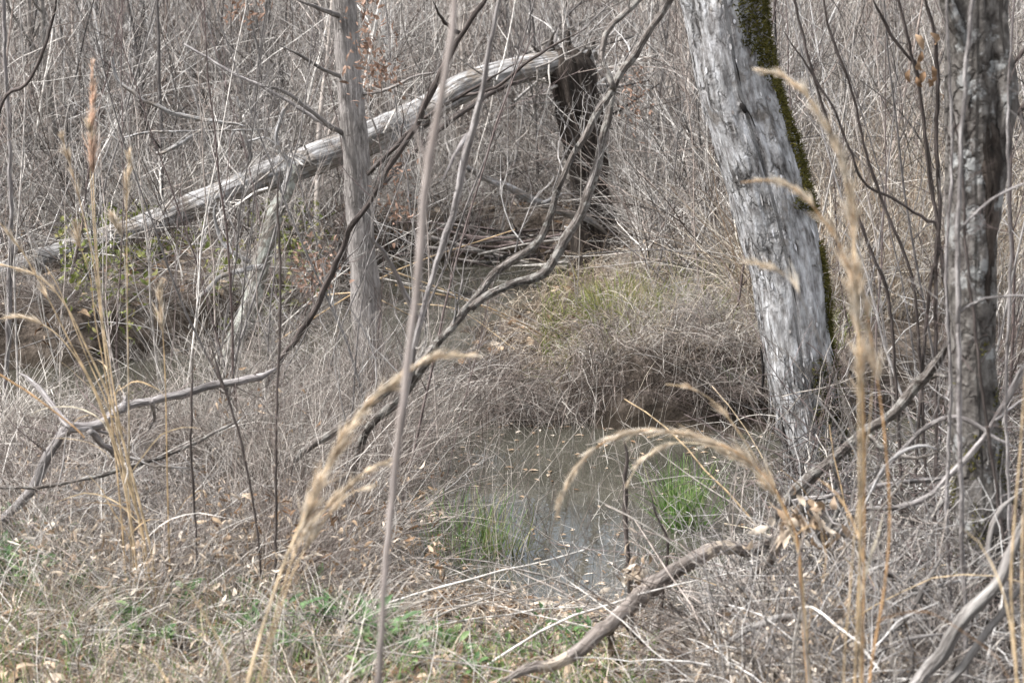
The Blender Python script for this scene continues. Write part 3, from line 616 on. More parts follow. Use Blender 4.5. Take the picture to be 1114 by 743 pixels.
# drift sticks under the arch at the far shore
for i in range(34):
    px = rands(470, 650, 1)[0]; py = rands(245, 292, 1)[0]; y0 = 12.9 + rng.random() * .6; L = .3 + rng.random() * .9; an = rng.normal() * .35
    c = W(px, py, y0); c[2] = max(c[2], WL + .01)
    d = np.array([math.cos(an), rng.normal() * .2, math.sin(an) * .6]); 
    s_ = SM(); grow(s_, [c - d * L / 2, c + rng.normal(size=3) * .02, c + d * L / 2], .012 * (.5 + rng.random()), .005, 3, .25, 1, n=8, k=5)
    link('drift_stick', s_.mesh('drift', M[['twig_dark', 'twig', 'twig_dark', 'twig_pale'][i % 4]]), label=f"{['dark', 'grey', 'blackish', 'pale'][i % 4]} {'short' if L < .6 else 'medium' if L < .9 else 'long'} stick in the drift pile under the log", category='stick', group='drift sticks on the far shore')

# long pale reeds fallen over the water in the middle
for i, (a, b_) in enumerate([((385,262),(660,392)),((420,292),(600,375)),((400,300),(590,360)),((430,310),(640,395)),((356,286),(520,352)),((300,372),(560,250)),((300,360),(470,240)),((440,330),(560,380)),((330,300),(470,356)),((345,322),(450,345)),((280,396),(420,300))]):
    y0, y1 = 8.6 + rng.random(), 8.9 + rng.random()*.8; pa, pb = W(*a, y0), W(*b_, y1); pm = (pa + pb) / 2 + np.array([0, 0, .03 + rng.random() * .05])
    s_ = SM(); s_.add(spline(np.array([pa, pm, pb]), 10), np.linspace(.0045, .0025, 10)[None], 4, rng.random())
    link('fallen_reed', s_.mesh('reed', M['straw' if i % 2 else 'drygrass_grey']), label='straight pale reed fallen across the brush over the pool', category='reed', group='fallen reeds over the pool')

# ================================================================== GOLDEN GRASS STALKS
def plume(rows_path, r, nst, mat, root, L=(.03, .06), side=.35):
    P = spline(rows_path, 40); s_ = SM(); r = r * .95; nst = int(nst * .72); q_ = np.sort(rng.random(max(6, nst // 14)) ** .9 * 37.9); q_ = q_[rng.integers(0, len(q_), nst)] + rng.normal(size=nst) * .12; q_ = np.clip(q_, 0, 37.99); i = q_.astype(int); f = (q_ - i)[:, None]
    base = P[i] * (1 - f) + P[i + 1] * f; T = unit(P[i + 1] - P[i])
    sk = unit(rng.normal(size=(40, 3)))[i]; d = T + sk * side * 1.6 + rng.normal(size=(nst, 3)) * side * .6
    l = rands(L[0], L[1], nst) * (1.15 - .7 * (i / 38))
    s_.add(strands(nst, base, d, l, 5, .10, -.03), np.array([.0003, .0010, .0009, .0006, .0002])[None] * r, 2)
    part('plume', s_.mesh('plume', M[mat]), root)
def stalk(label, pts, Yd, r=.0022, plume_from=None, mat='straw', pm='plume', nst=420, blades=1, prad=1., group='golden grass stalks near the camera', L=(.03, .06), side=.3, name='grass_stalk'):
    rows = np.array([W(p[0], p[1], Yd + (p[2] if len(p) > 2 else 0)) for p in pts])
    raw_ = rows; rows = grounded(rows); t = thing(name, label, 'grass', group, loc=Vector(rows[0]))
    Ln = np.linalg.norm(np.diff(rows, axis=0), axis=1).sum(); Lo = np.linalg.norm(np.diff(raw_, axis=0), axis=1).sum()
    n_ = 60; P = spline(rows, n_); s_ = SM(); s_.add(P, np.linspace(r, r * .35, n_)[None], 6, .35 + rng.random() * .4)
    part('stem', s_.mesh('stem', M[mat]), t)
    if plume_from is not None: plume(P[int((1 - (1 - plume_from) * Lo / Ln) * n_):], prad, nst, pm, t, L, side)
    for b in range(blades):
        i = int(n_ * (.1 + .5 * rng.random())); d = unit(P[i + 1] - P[i]) + rng.normal(size=3) * .35; q = strands(1, P[i], d[None], .16 + .2 * rng.random(), 10, .12, -.16)
        s2 = SM(); s2.add(q, np.sin(np.linspace(.35, 3.1, 10))[None] * .0019, 2); part('blade', s2.mesh('blade', M[mat]), t)
    return t
stalk('golden grass stalk with a drooping feathery head at the lower centre left', [(262,790),(272,735),(290,670),(310,610),(335,555),(360,500),(395,445),(430,415),(465,393),(490,386),(514,388)], 2.9, .003, .42, nst=900, prad=1.1, L=(.03,.07), side=.10)
stalk('golden grass stalk whose head hangs to the right at the centre left', [(268,795),(285,725),(305,650),(328,585),(360,548),(395,515),(425,500)], 2.95, .0026, .55, nst=500, L=(.02,.05), side=.10)
stalk('shorter golden grass stalk with a level pale tip at the centre left', [(275,790),(298,690),(320,620),(350,570),(375,540),(405,528)], 2.9, .0024, .6, nst=300, L=(.02,.04), side=.10)
stalk('golden stalk leaning close beside the drooping feathery heads', [(255,800),(280,700),(318,590),(345,530),(372,478),(400,440)], 3.0, .0028, .5, nst=300, side=.12)
stalk('arching golden plume bowing left over the water at the centre right', [(905,860),(880,743),(872,650),(868,590),(856,558),(840,528),(815,502),(785,484),(750,473),(715,468),(680,471),(650,486),(628,508),(613,535),(606,560)], 3.3, .0032, .52, 'straw_orange', nst=1100, L=(.03,.065), side=.095)
stalk('second arching plume just under the larger bowed one', [(905,860),(882,743),(874,650),(866,585),(848,545),(815,508),(775,486),(735,482),(705,495),(688,515),(682,530)], 3.35, .0024, .62, 'straw', nst=420, L=(.02,.045), side=.15)
stalk('thin tan stalk arching left above the bowed plume', [(880,743),(872,620),(858,570),(842,530),(820,495),(798,462),(775,436),(750,422),(724,418)], 3.3, .0024, .75, 'straw', nst=90, L=(.02,.04), side=.12)
stalk('pale dry stalk standing upright below the straw clump', [(884,800),(878,720),(871,650),(868,610),(876,578)], 3.2, .0036, None, 'drygrass_grey', blades=2)
for lab, pts, pf, mt, nst in (
  ('tallest left stalk with a pinkish upright plume', [(142,560),(128,470),(117,400),(110,330),(104,250),(101,180),(100,130),(101,72)], .74, 'straw', 420),
  ('left stalk standing just left of the tallest plume', [(140,560),(128,470),(115,390),(104,300),(92,240),(78,185),(67,148)], .8, 'straw', 120),
  ('straight left stalk just right of the tallest plume', [(141,560),(140,450),(139,370),(138,280),(138,220),(141,168)], .82, 'straw', 160),
  ('left stalk with a small pale curled head beside the plume', [(140,540),(139,400),(137,310),(134,270),(127,245),(118,232)], .85, 'drygrass_grey', 120),
  ('left stalk leaning toward the log', [(150,560),(120,450),(95,390),(75,340),(62,310),(50,290)], None, 'straw', 0),
  ('short brown-headed stalk left of the lichened trunk', [(182,520),(180,420),(177,360),(174,330),(175,312)], .75, 'straw', 130),
  ('slim left stalk just behind the tallest plume', [(150,560),(132,470),(120,400),(108,320),(99,200),(97,130)], .9, 'straw', 60),
  ('kinked left stalk crossing the tallest plume low down', [(130,540),(118,430),(104,350),(98,300),(88,270),(82,245)], .9, 'straw', 60)):
    stalk(lab, pts, 4.9, .0027, pf, mt, 'plume_pink' if 'pinkish' in lab else 'plume', int(nst * 1.7), 2, prad=1.3, L=(.035,.07), side=.11, group='tan grass stalks at the left')
for lab, pts, mt, r in (
  ('pale stalk sweeping up to the left edge from the leaning tan grass', [(150,560),(110,440),(75,370),(45,310),(20,268),(-15,225)], 'straw', .0028),
  ('thick pale blade bent from the left edge over the log', [(160,580),(125,450),(95,380),(70,330),(40,300),(0,288),(-20,286)], 'straw', .0034),
  ('orange-tinted blade reaching in from the left edge toward the branch elbow', [(-150,700),(-100,540),(-60,430),(-20,402),(20,420),(45,437),(80,464),(92,476)], 'straw_orange', .004),
  ('curved tan blade drooping low at the left edge', [(128,500),(100,420),(70,372),(40,350),(10,345),(-20,355)], 'straw', .0026)):
    stalk(lab, pts, 4.8 if mt == 'straw' else 4.2, r * 1.25, .62 if mt == 'straw' else None, mt, nst=200, blades=1, L=(.03,.06), side=.08, group='tan grass stalks at the left')
for lab, pts, pf, mt, nst, r in (
  ('tall right stalk with a pale plume arching across the leaning trunk top', [(925,900),(930,743),(936,600),(938,500),(936,400),(931,300),(925,230),(915,180),(900,140),(878,105),(855,85),(826,75)], .62, 'straw', 700, .0028),
  ('right stalk with an orange plume bowed across the middle of the leaning trunk', [(935,900),(938,743),(940,600),(940,470),(936,380),(928,310),(912,265),(890,232),(868,208),(840,196),(806,199)], .60, 'straw_orange', 650, .0028),
  ('straight golden stalk right of the leaning trunk', [(935,900),(936,743),(935,600),(934,450),(933,330),(930,260),(926,200)], .8, 'straw', 300, .003),
  ('orange golden stalk curving gently beside the straight one', [(938,900),(946,743),(962,640),(968,560),(962,470),(954,410),(945,350),(935,290)], .75, 'straw_orange', 260, .0032),
  ('thin pale stalk looping over the lower leaning trunk', [(950,560),(925,460),(900,390),(880,345),(865,312),(845,295),(815,283)], .75, 'drygrass_grey', 90, .002),
  ('golden stalk standing at the right picture edge', [(1108,900),(1106,743),(1100,640),(1104,560),(1110,490),(1116,400)], None, 'straw', 0, .004),
  ('second stalk hard against the right picture edge', [(1118,900),(1115,743),(1112,650),(1113,560),(1119,440)], None, 'straw', 0, .0035),
  ('straight slim stalk left of the blotched tree foot', [(925,860),(918,743),(925,640),(932,560),(945,470),(950,400)], None, 'straw', 0, .0022)):
    stalk(lab, pts, 2.9, r, pf, mt, nst=nst, blades=1, L=(.03,.06), side=.12, group='golden grass stalks at the right')
stalk('white bleached reed standing on the far peninsula', [(628,320),(630,280),(632,200),(632,150),(635,100)], 9.6, .0035, None, 'drygrass_grey', blades=1, group='bleached reeds on the peninsula')
stalk('shorter bleached reed left of the tall white one', [(626,322),(622,290),(604,262),(600,220),(597,195)], 9.6, .003, None, 'drygrass_grey', blades=1, group='bleached reeds on the peninsula')
for lab, pts in (('thin grey stem hugging the left side of the blotched tree trunk', [(1036,700,2.6),(1030,560,2.8),(1034,420,2.6),(1029,300,2.4),(1036,160,2.2),(1030,20,2),(1034,-80,1.6)]),
                 ('thin dark stem crossing the blotched tree from lower right to upper left', [(1100,640,2.6),(1082,520,2.6),(1066,400,2.4),(1052,280,2.2),(1046,180,1.8),(1030,90,1.4)]),
                 ('slim stem rising just right of the blotched tree', [(1092,700,2.6),(1098,560,2.6),(1094,420,2.4),(1100,280,2.2),(1096,140,2),(1104,-20,1.6)])):
    stem_thing('thin_shrub', lab, 'shrub', pts, 4.3, 4.3, 'bark_dark' if 'dark' in lab else 'bark_branch', 'twig_dark', 4, .22, k=8, group='stems wrapped round the blotched tree')
# dark seeded weed stalks in the foreground centre
for lab, pts in (('dark dead weed stalk standing at the water edge in the centre', [(684,612,4),(681,570,4),(680,530,3.4),(682,500,2.4),(678,470,1.2)]),
                 ('thin dark weed stalk rising in front of the driftwood limb', [(716,735,2.4),(716,690,2.2),(722,640,2.2),(726,590,2),(714,560,1.6),(706,530,1)]),
                 ('dark upright weed stalk in the left brush', [(212,560,1.8),(208,500,1.8),(208,430,1.7),(211,380,1.4)]),
                 ('straight dark stalk left of the drooping heads', [(302,420,2),(304,372,2),(305,300,2),(302,220,1.6),(306,180,1)]),
                 ('thin dark leaning stalk above the fallen left branch', [(262,480,1.8),(250,440,2),(240,410,2),(228,372,1.6)])):
    stem_thing('weed_stalk', lab, 'weed', pts, 4.9, 4.9, 'bark_dark', 'twig_brown', 4, .10, k=8, group='dark dead weed stalks', upw=.3)

# ================================================================== TUSSOCKS, TUFTS, WEEDS
def tussock(nb, L, mat, lean=(.5, .9), grav=-.13, wd=.0028, spread=.1, k=2, n=8, jit=.09):
    s_ = SM(); a = rng.random(nb) * 6.283; rr = spread * np.sqrt(rng.random(nb))
    base = np.stack([rr * np.cos(a), rr * np.sin(a), np.full(nb, -.02)], 1)
    d = np.stack([np.cos(a) * rands(*lean, nb), np.sin(a) * rands(*lean, nb), np.ones(nb)], 1) + rng.normal(size=(nb, 3)) * .25
    P = strands(nb, base, d, rands(L[0], L[1], nb), n, jit, grav)
    P[..., 2] = np.maximum(P[..., 2], -.04 + rng.random((nb, 1)) * .05)
    s_.add(P, np.linspace(1, .25, n)[None] * wd * rands(.5, 1.25, nb)[:, None], k)
    return s_.mesh('blades', M[mat])
LM = [('the lower left corner', 20, 4.3), ('the elbowed fallen branch', 110, 5.4), ('the tallest pink plume', 130, 4.2), ('the drooping golden heads', 290, 4.2), ('the tall soft stem', 415, 4.6), ('the foot of the crooked shrub', 340, 6.2),
      ('the green sedge tuft', 750, 6.3), ('the driftwood limb', 640, 4.5), ('the crumpled pale leaves', 872, 4.6), ('the leaning trunk foot', 900, 6.9), ('the blotched tree', 1078, 4.6), ('the lower right root', 1010, 3.9),
      ('the lichened trunk', 240, 9.6), ('the upright tree', 400, 9.0), ('the left end of the log', 20, 10.5), ('the middle of the log', 250, 11.1), ('the dark snag', 640, 12.6), ('the raised end of the log', 540, 12.2),
      ('the peninsula front edge', 660, 8.3), ('the white bleached reed', 632, 9.6), ('the peninsula back edge', 760, 10.8), ('the leaning trunk top', 800, 12), ('the thin dark stems', 960, 11), ('the right picture edge', 1110, 12), ('the upper left corner', 30, 17), ('the top centre', 540, 18), ('the gap between the right trees', 950, 18), ('the upper right corner', 1100, 20)]
def place_phrase(x, y):
    q = 557 + x / y * F; best = min(LM, key=lambda l: ((q - l[1]) / F * y) ** 2 + ((y - l[2]) * .8) ** 2)
    dx = (q - best[1]) / F * y; dy = y - best[2]
    side = ('left of ' if dx < 0 else 'right of ') if abs(dx) > abs(dy) else ('behind ' if dy > 0 else 'in front of ')
    far = 'just ' if math.hypot(dx, dy) < .45 else ('' if math.hypot(dx, dy) < 1.5 else 'well ')
    return far + side + best[0]
TONE = {'twig': 'grey', 'twig_pale': 'pale', 'twig_brown': 'brown', 'drygrass': 'straw-coloured', 'drygrass_grey': 'greyish', 'weed_leaf': 'green'}
def scatter(proto_meshes, name, label, cat, group, pts, zr=(.8, 1.3), sink=0.):
    for i, (x, y, z) in enumerate(pts):
        o = bpy.data.objects.new(name, proto_meshes[i % len(proto_meshes)]); COL.objects.link(o)
        o.location = (x, y, z - sink); o.rotation_euler = (rng.normal() * .12, rng.normal() * .12, rng.random() * 6.283); s = zr[0] + rng.random() * (zr[1] - zr[0]); o.scale = (s, s, s)
        t_ = (s - zr[0]) / (zr[1] - zr[0]); size = 'small' if t_ < .33 else 'middling' if t_ < .67 else 'large'
        o['label'] = f"{size} {TONE.get(o.data.materials[0].name, 'dry')} {label} {place_phrase(x, y)}"; o['category'] = cat; o['group'] = group
def land_points(N, pxr, Yr, cond=None, minsd=.05):
    out = []
    while len(out) < N:
        y = Yr[0] + rng.random() * (Yr[1] - Yr[0]); px = pxr[0] + rng.random() * (pxr[1] - pxr[0]); x = fx(px, y)
        if sdist(np.array([x]), np.array([y]))[0] < minsd: continue
        if cond and not cond(px, y): continue
        out.append((x, y, float(hz(np.array([x]), np.array([y]))[0])))
    return out
T_dry = [tussock(170, (.18, .5), 'drygrass', spread=.13) for _ in range(4)]
T_grey = [tussock(170, (.2, .55), 'drygrass_grey', spread=.14) for _ in range(4)]
T_brown = [tussock(230, (.25, .6), 'twig_brown', (.5, 1.4), -.20, .0017, .16, 3, 7, .16) for _ in range(4)]
T_tall = [tussock(90, (.5, 1.1), 'drygrass', (.1, .4), -.05, .0026, .12) for _ in range(4)]
T_far = [tussock(110, (.5, 1.1), 'drygrass', (.1, .6), -.09, .005, .25, 2, 6, .12) for _ in range(4)] + [tussock(110, (.4, 1.0), 'drygrass_grey', (.1, .8), -.10, .0045, .25, 2, 6, .14) for _ in range(3)]
scatter(T_dry + T_grey, 'dry_tussock', 'dry grass tussock', 'grass tussock', 'dry tussocks on the near bank', land_points(60, (-80, 1200), (3.9, 5.6), cond=lambda px, y: not (400 < px < 860) or (y < 4.7 and rng.random() < .15)), (.3, .65))
scatter(T_grey + T_brown, 'dry_tussock', 'grass tussock', 'grass tussock', 'dry tussocks in the left brush', land_points(60, (-60, 330), (5.0, 7.0), minsd=-.2), (.5, .9))
scatter(T_grey + T_dry + T_brown[:2], 'peninsula_tussock', 'drooping tussock', 'grass tussock', 'tussocks on the peninsula', land_points(140, (500, 930), (8.3, 11.2), cond=lambda px, y: px > 650 or (y < 8.8 and rng.random() < .25), minsd=-.02), (.2, .5))
scatter(T_brown, 'bank_tangle', 'tangled tussock hanging over the water', 'grass tussock', 'tangles along the peninsula edge', [(fx(px, y), y, -.28 + .12 * float(sm((px - 590) / 120))) for px, y in zip(530 + 320 * rng.random(60) ** .6, rands(8.25, 8.7, 60))], (.3, .48))
scatter(T_far + T_tall, 'slope_tussock', 'tall grass clump', 'grass tussock', 'tall grass on the right slope', land_points(190, (820, 1180), (9.0, 24)), (.6, 1.1))
scatter(T_grey + T_brown, 'log_tussock', 'grass tussock', 'grass tussock', 'tussocks beneath the fallen log', land_points(60, (-100, 380), (9.6, 11.6), cond=lambda px, y: px > 220 or y < 10.1, minsd=-.05), (.3, .62))
scatter(T_far[4:] + T_grey, 'far_tussock', 'grass clump', 'grass tussock', 'grass clumps beyond the pool', land_points(110, (-80, 820), (11.6, 20), minsd=.15), (.5, 1.0))
def slender_mesh(H, r, mat):
    s_ = SM(); P = wander((0, 0, -.05), (rng.normal() * .12, rng.normal() * .1, 1), H, 12, .06, .02)
    grow(s_, P, r, r * .3, 9, .45, 3, .6, .4, 12, 4, 3, .06, start=.1); return s_.mesh('slender', M[mat])
def shrub_mesh(ns, H, mat, r=.005, droop=.0, spread=.5, tw=5):
    s_ = SM()
    for _ in range(ns):
        a = rng.random() * 6.283; P = wander((math.cos(a) * .06, math.sin(a) * .06, -.03), (math.cos(a) * spread, math.sin(a) * spread, 1), H * (.5 + .6 * rng.random()), 8, .14, -droop)
        grow(s_, P, r, r * .3, tw, H * .4, 2, .9, .1, 8, 3, 4, .12, droop=droop * .5)
    return s_.mesh('shrub', M[mat])
protoS = [slender_mesh(1.5 + rng.random(), .0035 + .004 * rng.random(), m_) for m_ in ('twig_dark', 'twig', 'twig_brown', 'twig', 'twig_dark', 'twig_pale')]
protoN = [shrub_mesh(12, 1.1, m_, .004, .05, .8, 7) for m_ in ('twig', 'twig_brown', 'twig_pale')]
# tall fine tangled clumps in the centre-left, in front of the water
for i in range(18):
    px = rands(190, 345, 1)[0]; y = rands(5.2, 7.4, 1)[0]
    if i == 0: T_fine = [tussock(260, (.35, .85), 'twig_brown', (.1, .7), -.10, .0015, .14, 3, 9, .13) for _ in range(2)] + [tussock(220, (.35, .8), 'drygrass_grey', (.1, .8), -.11, .0016, .14, 2, 9, .13) for _ in range(3)]
    x = fx(px, y); z = max(float(hz(np.array([x]), np.array([y]))[0]), WL - .05)
    scatter([T_fine[i % 5]], 'wispy_clump', 'wispy grass clump', 'grass tussock', 'wispy clumps left of centre', [(x, y, z)], (.6, 1.0))
for i in range(12):
    px = rands(300, 440, 1)[0]; y = rands(7.0, 8.7, 1)[0]; scatter([T_fine[i % 5]], 'wispy_clump', 'wispy grass clump', 'grass tussock', 'wispy clumps round the upright tree', [(fx(px, y), y, WL - .03)], (.6, 1.05))
TONE['twig_dark'] = 'dark'
for rg, Yr, N_, g_ in (((-60, 480), (6.6, 10.8), 46, 'slender saplings at the left'), ((690, 850), (8.5, 11), 16, 'slender saplings on the peninsula'), ((850, 1140), (5.6, 9.5), 26, 'slender saplings at the right')):
    qx = rands(*rg, N_); qy = rands(*Yr, N_); scatter(protoS, 'slender_sapling', 'slender sapling', 'sapling', g_, [(fx(a, b_), b_, max(float(hz(np.array([fx(a, b_)]), np.array([b_]))[0]), WL - .05)) for a, b_ in zip(qx, qy)], (.7, 1.15))
scatter(protoN, 'bare_shrub', 'tangled bare shrub', 'shrub', 'bare shrubs round the upright tree', [(fx(px, y), y, WL) for px, y in ((372, 8.6), (395, 8.3), (420, 8.7), (440, 8.2), (350, 8.9), (320, 8.8), (470, 8.9), (290, 9.2))], (.45, .75))
# straw-coloured crumpled clump behind the arching plume base
def crumple(label, px, py, Yd, rad, nl, mat='deadleaf_pale', name='crumpled_leaves'):
    lk = .85 if mat == 'rust' else 1.; nl = int(nl * (1.3 if mat == 'rust' else 1)); c = W(px, py, Yd); C = c + rng.normal(size=(nl, 3)) * rad; s_ = SM()
    s_.leaves(C, sphere_dirs(nl), sphere_dirs(nl), rands(.02, .055, nl) * lk, rands(.008, .022, nl) * lk, curl=rands(-.8, .9, nl))
    t = thing(name, label, 'dead leaves', loc=Vector(c)); part('leaves', s_.mesh('leaves', M[mat]), t, kind='stuff')
    s2 = SM(); grow(s2, [c + [0, 0, -rad[2] * 2.2], c, c + [rad[0], 0, rad[2] * 2]], .003, .001, 6, rad[2] * 1.6, 1, n=8); part('twig', s2.mesh('twig', M['twig_brown']), t)
crumple('crumpled pale dead leaves caught where the bowed plume begins', 872, 568, 4.0, np.array([.035, .03, .03]), 60)
crumple('curled tan dead leaves perched behind the driftwood limb', 692, 630, 4.75, np.array([.03, .03, .035]), 40)
crumple('rusty brown leafy sprig hanging near the upright tree top', 400, 45, 8.2, np.array([.05, .04, .12]), 90, 'rust', 'rusty_sprig')
crumple('rusty sprig at the upper middle right of the upright tree', 415, 78, 8.3, np.array([.05, .04, .05]), 50, 'rust', 'rusty_sprig')
crumple('rusty brown leaf clump low behind the dark curved stem', 340, 295, 8.0, np.array([.055, .04, .06]), 110, 'rust', 'rusty_sprig')
crumple('rusty tinted sprig right of the pale soft stem', 432, 215, 8.4, np.array([.05, .04, .10]), 60, 'rust', 'rusty_sprig')
crumple('small rusty sprig at the top left', 262, 12, 8.3, np.array([.06, .04, .05]), 40, 'rust', 'rusty_sprig')
crumple('rusty sprig right of the dark snag', 692, 108, 10.5, np.array([.04, .04, .09]), 50, 'rust', 'rusty_sprig')
# sedge tufts
def tuft(label, px, Yd, H, nb, mat, spread=.07, wd=.0026, lean=(.05, .35), grav=-.05):
    x = fx(px, Yd); z = float(hz(np.array([x]), np.array([Yd]))[0]); z = max(z, WL - .03)
    t = thing('green_tuft', label, 'grass', 'green tufts standing by the water', loc=(x, Yd, z))
    o = link('blades', tussock(nb, (H * .5, H), mat, lean, grav, wd, spread), t)
tuft('bright green sedge tuft standing in the water behind the bowed plume', 750, 6.6, .34, 300, 'green', .06, .0028, (.0, .06), -.004)
tuft('yellow-green sedge tuft in the shallow water right of centre-left clumps', 508, 6.3, .30, 170, 'green', .13, .0026, (.0, .3), -.02)
tuft('thin green tuft at the bank left of the pool centre', 545, 6.3, .26, 40, 'olive', .08)
tuft('green tuft on top of the peninsula', 688, 9.2, .26, 420, 'olive', .22, .0040, (.1, .5), -.04)
tuft('faint green tuft at the back of the peninsula', 735, 9.9, .26, 120, 'olive', .25)
tuft('low green tuft at the peninsula foot by the leaning trunk', 817, 8.35, .2, 60, 'green', .08)
tuft('green grass blades at the bottom centre edge', 560, 4.45, .10, 60, 'green', .16, .002)
tuft('green grass blades at the very bottom left of centre', 400, 4.35, .10, 70, 'olive', .25, .002)
# broadleaf weeds
def weed_mesh(nl, size):
    s_ = SM(); a = rng.random(nl) * 6.283; el = rands(.05, .9, nl)
    D = np.stack([np.cos(a), np.sin(a), el], 1); C = np.stack([np.cos(a) * .008, np.sin(a) * .008, rands(0, size * .9, nl)], 1)
    s_.leaves(C, D, np.tile([0, 0, 1.], (nl, 1)) + rng.normal(size=(nl, 3)) * .25, rands(.5, 1, nl) * size, rands(.22, .38, nl) * size, curl=rands(-.1, .45, nl)); return s_.mesh('weed', M['weed'])
Wd = [weed_mesh(n_, s_) for n_, s_ in ((9, .055), (12, .045), (16, .05), (7, .065), (20, .035))]
def pxg(px, py): p = onplane(px, py, -.02); return p[0], p[1], float(hz(p[0], p[1]))
wp = [(int(px), int(py)) for c, s_, n_ in (((28,636),(26,28),34),((70,610),(22,12),8),((375,664),(38,26),24),((345,705),(60,24),10),((480,690),(70,34),12),((560,705),(80,26),9),((600,655),(30,12),5),((420,715),(40,18),8),((150,720),(60,15),5),((250,725),(60,12),6)) for px, py in zip(rng.normal(size=n_)*s_[0]+c[0], rng.normal(size=n_)*s_[1]+c[1])]
lft = [pxg(*p) for p in wp if p[0] < 200 and p[1] < 760]; rgt = [pxg(*p) for p in wp if p[0] >= 200 and p[1] < 760]
scatter(Wd, 'broadleaf_weed', 'leafy weed', 'weed', 'green weeds at the lower left', [(x, y, z + .03) for x, y, z in lft], (.7, 1.35))
scatter(Wd, 'broadleaf_weed', 'leafy weed', 'weed', 'green weeds on the near bank', [(x, y, z + .03) for x, y, z in rgt], (.65, 1.25))

# ================================================================== SAPLINGS AND SHRUBS BEYOND
def sapling_mesh(H, r, nb, mat, bl=.9, lean=.08):
    s_ = SM(); P = wander((0, 0, -.05), (rng.normal() * lean, rng.normal() * lean, 1), H, 14, .045, .02)
    grow(s_, P, r, r * .25, nb, bl, 3, .62, .35, 14, 4, 4, .05, start=.12); return s_.mesh('sapling', M[mat])
protoA = [sapling_mesh(2.2 + 1.8 * rng.random(), .010 + .018 * rng.random() ** 1.5, 9 + i % 5, ['twig', 'twig_pale', 'twig_brown', 'twig'][i % 4]) for i in range(14)]
protoB = [sapling_mesh(6 + 4 * rng.random(), .022 + .02 * rng.random(), 8, ['twig', 'twig_brown'][i % 2], 1.6) for i in range(5)]
scatter(protoA, 'bare_sapling', 'bare sapling', 'sapling', 'bare saplings behind the fallen log', land_points(150, (-120, 600), (11.2, 21), cond=lambda px, y: px < 430 or y > 13.2, minsd=.1), (.7, 1.2))
scatter(protoA, 'bare_sapling', 'bare sapling', 'sapling', 'bare saplings right of the snag', land_points(70, (640, 850), (11, 21), cond=lambda px, y: px > 690 or y > 13, minsd=.2), (.7, 1.2))
scatter(protoA, 'bare_sapling', 'bare sapling', 'sapling', 'bare saplings on the right slope', land_points(42, (850, 1220), (10, 24), minsd=.2), (.6, 1.1))
scatter(protoB, 'young_tree', 'bare young tree', 'tree', 'young trees far back', land_points(44, (-150, 1250), (17, 34)), (.8, 1.3))
protoC = [shrub_mesh(9, 1.2, m_, .0045, .07, .7, 6) for m_ in ('twig', 'twig_pale', 'twig_brown', 'twig', 'twig_pale')]
protoD = [shrub_mesh(10, .6, m_, .0028, .10, .9, 6) for m_ in ('twig_brown', 'twig', 'twig_pale')]
scatter(protoC, 'bare_shrub', 'tangled bare shrub', 'shrub', 'bare shrubs by the fallen log', land_points(60, (-100, 500), (10.2, 14.5), cond=lambda px, y: y > 11.9 or (px > 250 and rng.random() < .25), minsd=.0), (.5, 1.0))
scatter(protoC, 'bare_shrub', 'tangled bare shrub', 'shrub', 'bare shrubs behind the peninsula', land_points(45, (480, 860), (10.8, 15), cond=lambda px, y: px > 700 or y > 13.1, minsd=.05), (.6, 1.1))
scatter(protoD, 'low_shrub', 'low dead shrub', 'shrub', 'low dead shrubs at the left', land_points(34, (-40, 420), (4.8, 6.6), minsd=-.3), (.6, 1.1))
scatter(protoD, 'low_shrub', 'low dead shrub', 'shrub', 'low dead shrubs at the right', land_points(54, (820, 1160), (4.0, 7.4), cond=lambda px, y: not (925 < px < 1035 and y > 4.7), minsd=-1.5), (.8, 1.4))
scatter(protoD, 'low_shrub', 'low dead shrub', 'shrub', 'low shrubs on the peninsula', land_points(26, (690, 900), (8.3, 10.5)), (.4, .7))

# ================================================================== STUFF
def stuff(name, sms, mat, **kw): return link(name, sms.mesh(name, M[mat]), kind='stuff', **kw)
def field(N, pxr, Yr, minsd=0.):
    x = np.zeros(0); y = np.zeros(0)
    while len(x) < N:
        yy = Yr[0] + rng.random(N) * (Yr[1] - Yr[0]); xx = fx(rands(*pxr, N), yy); k_ = sdist(xx, yy) > minsd
        x = np.r_[x, xx[k_]]; y = np.r_[y, yy[k_]]
    x, y = x[:N], y[:N]; return np.stack([x, y, hz(x, y)], 1)
# far thicket: thin stems and twigs past the countable saplings
for nm, mt, N, Yr, L, rr in (('far_thicket', 'twig', 5200, (19, 42), (1.0, 3.0), (.003, .011)), ('far_brush', 'twig_pale', 3800, (14, 34), (.7, 2.6), (.002, .006)), ('far_undergrowth', 'twig_brown', 3800, (14, 34), (.8, 3), (.002, .006))):
    s_ = SM(); B = field(N, (-200, 1300), Yr); D = np.tile([0, 0, 1.], (N, 1)) + rng.normal(size=(N, 3)) * .2
    P = strands(N, B, D, rands(*L, N), 7, .10, -.02); Rr = rands(*rr, N)[:, None] * np.linspace(1, .3, 7)[None]; s_.add(P, Rr, 3)
    # side twigs
    for rep in range(3):
        i = rng.integers(1, 6, N); b = P[np.arange(N), i]
        s_.add(strands(N, b, sphere_dirs(N, .8), rands(.25, .9, N), 5, .2, 0), Rr[:, 3:4] * np.linspace(.6, .3, 5)[None], 3)
    stuff(nm, s_, mt)
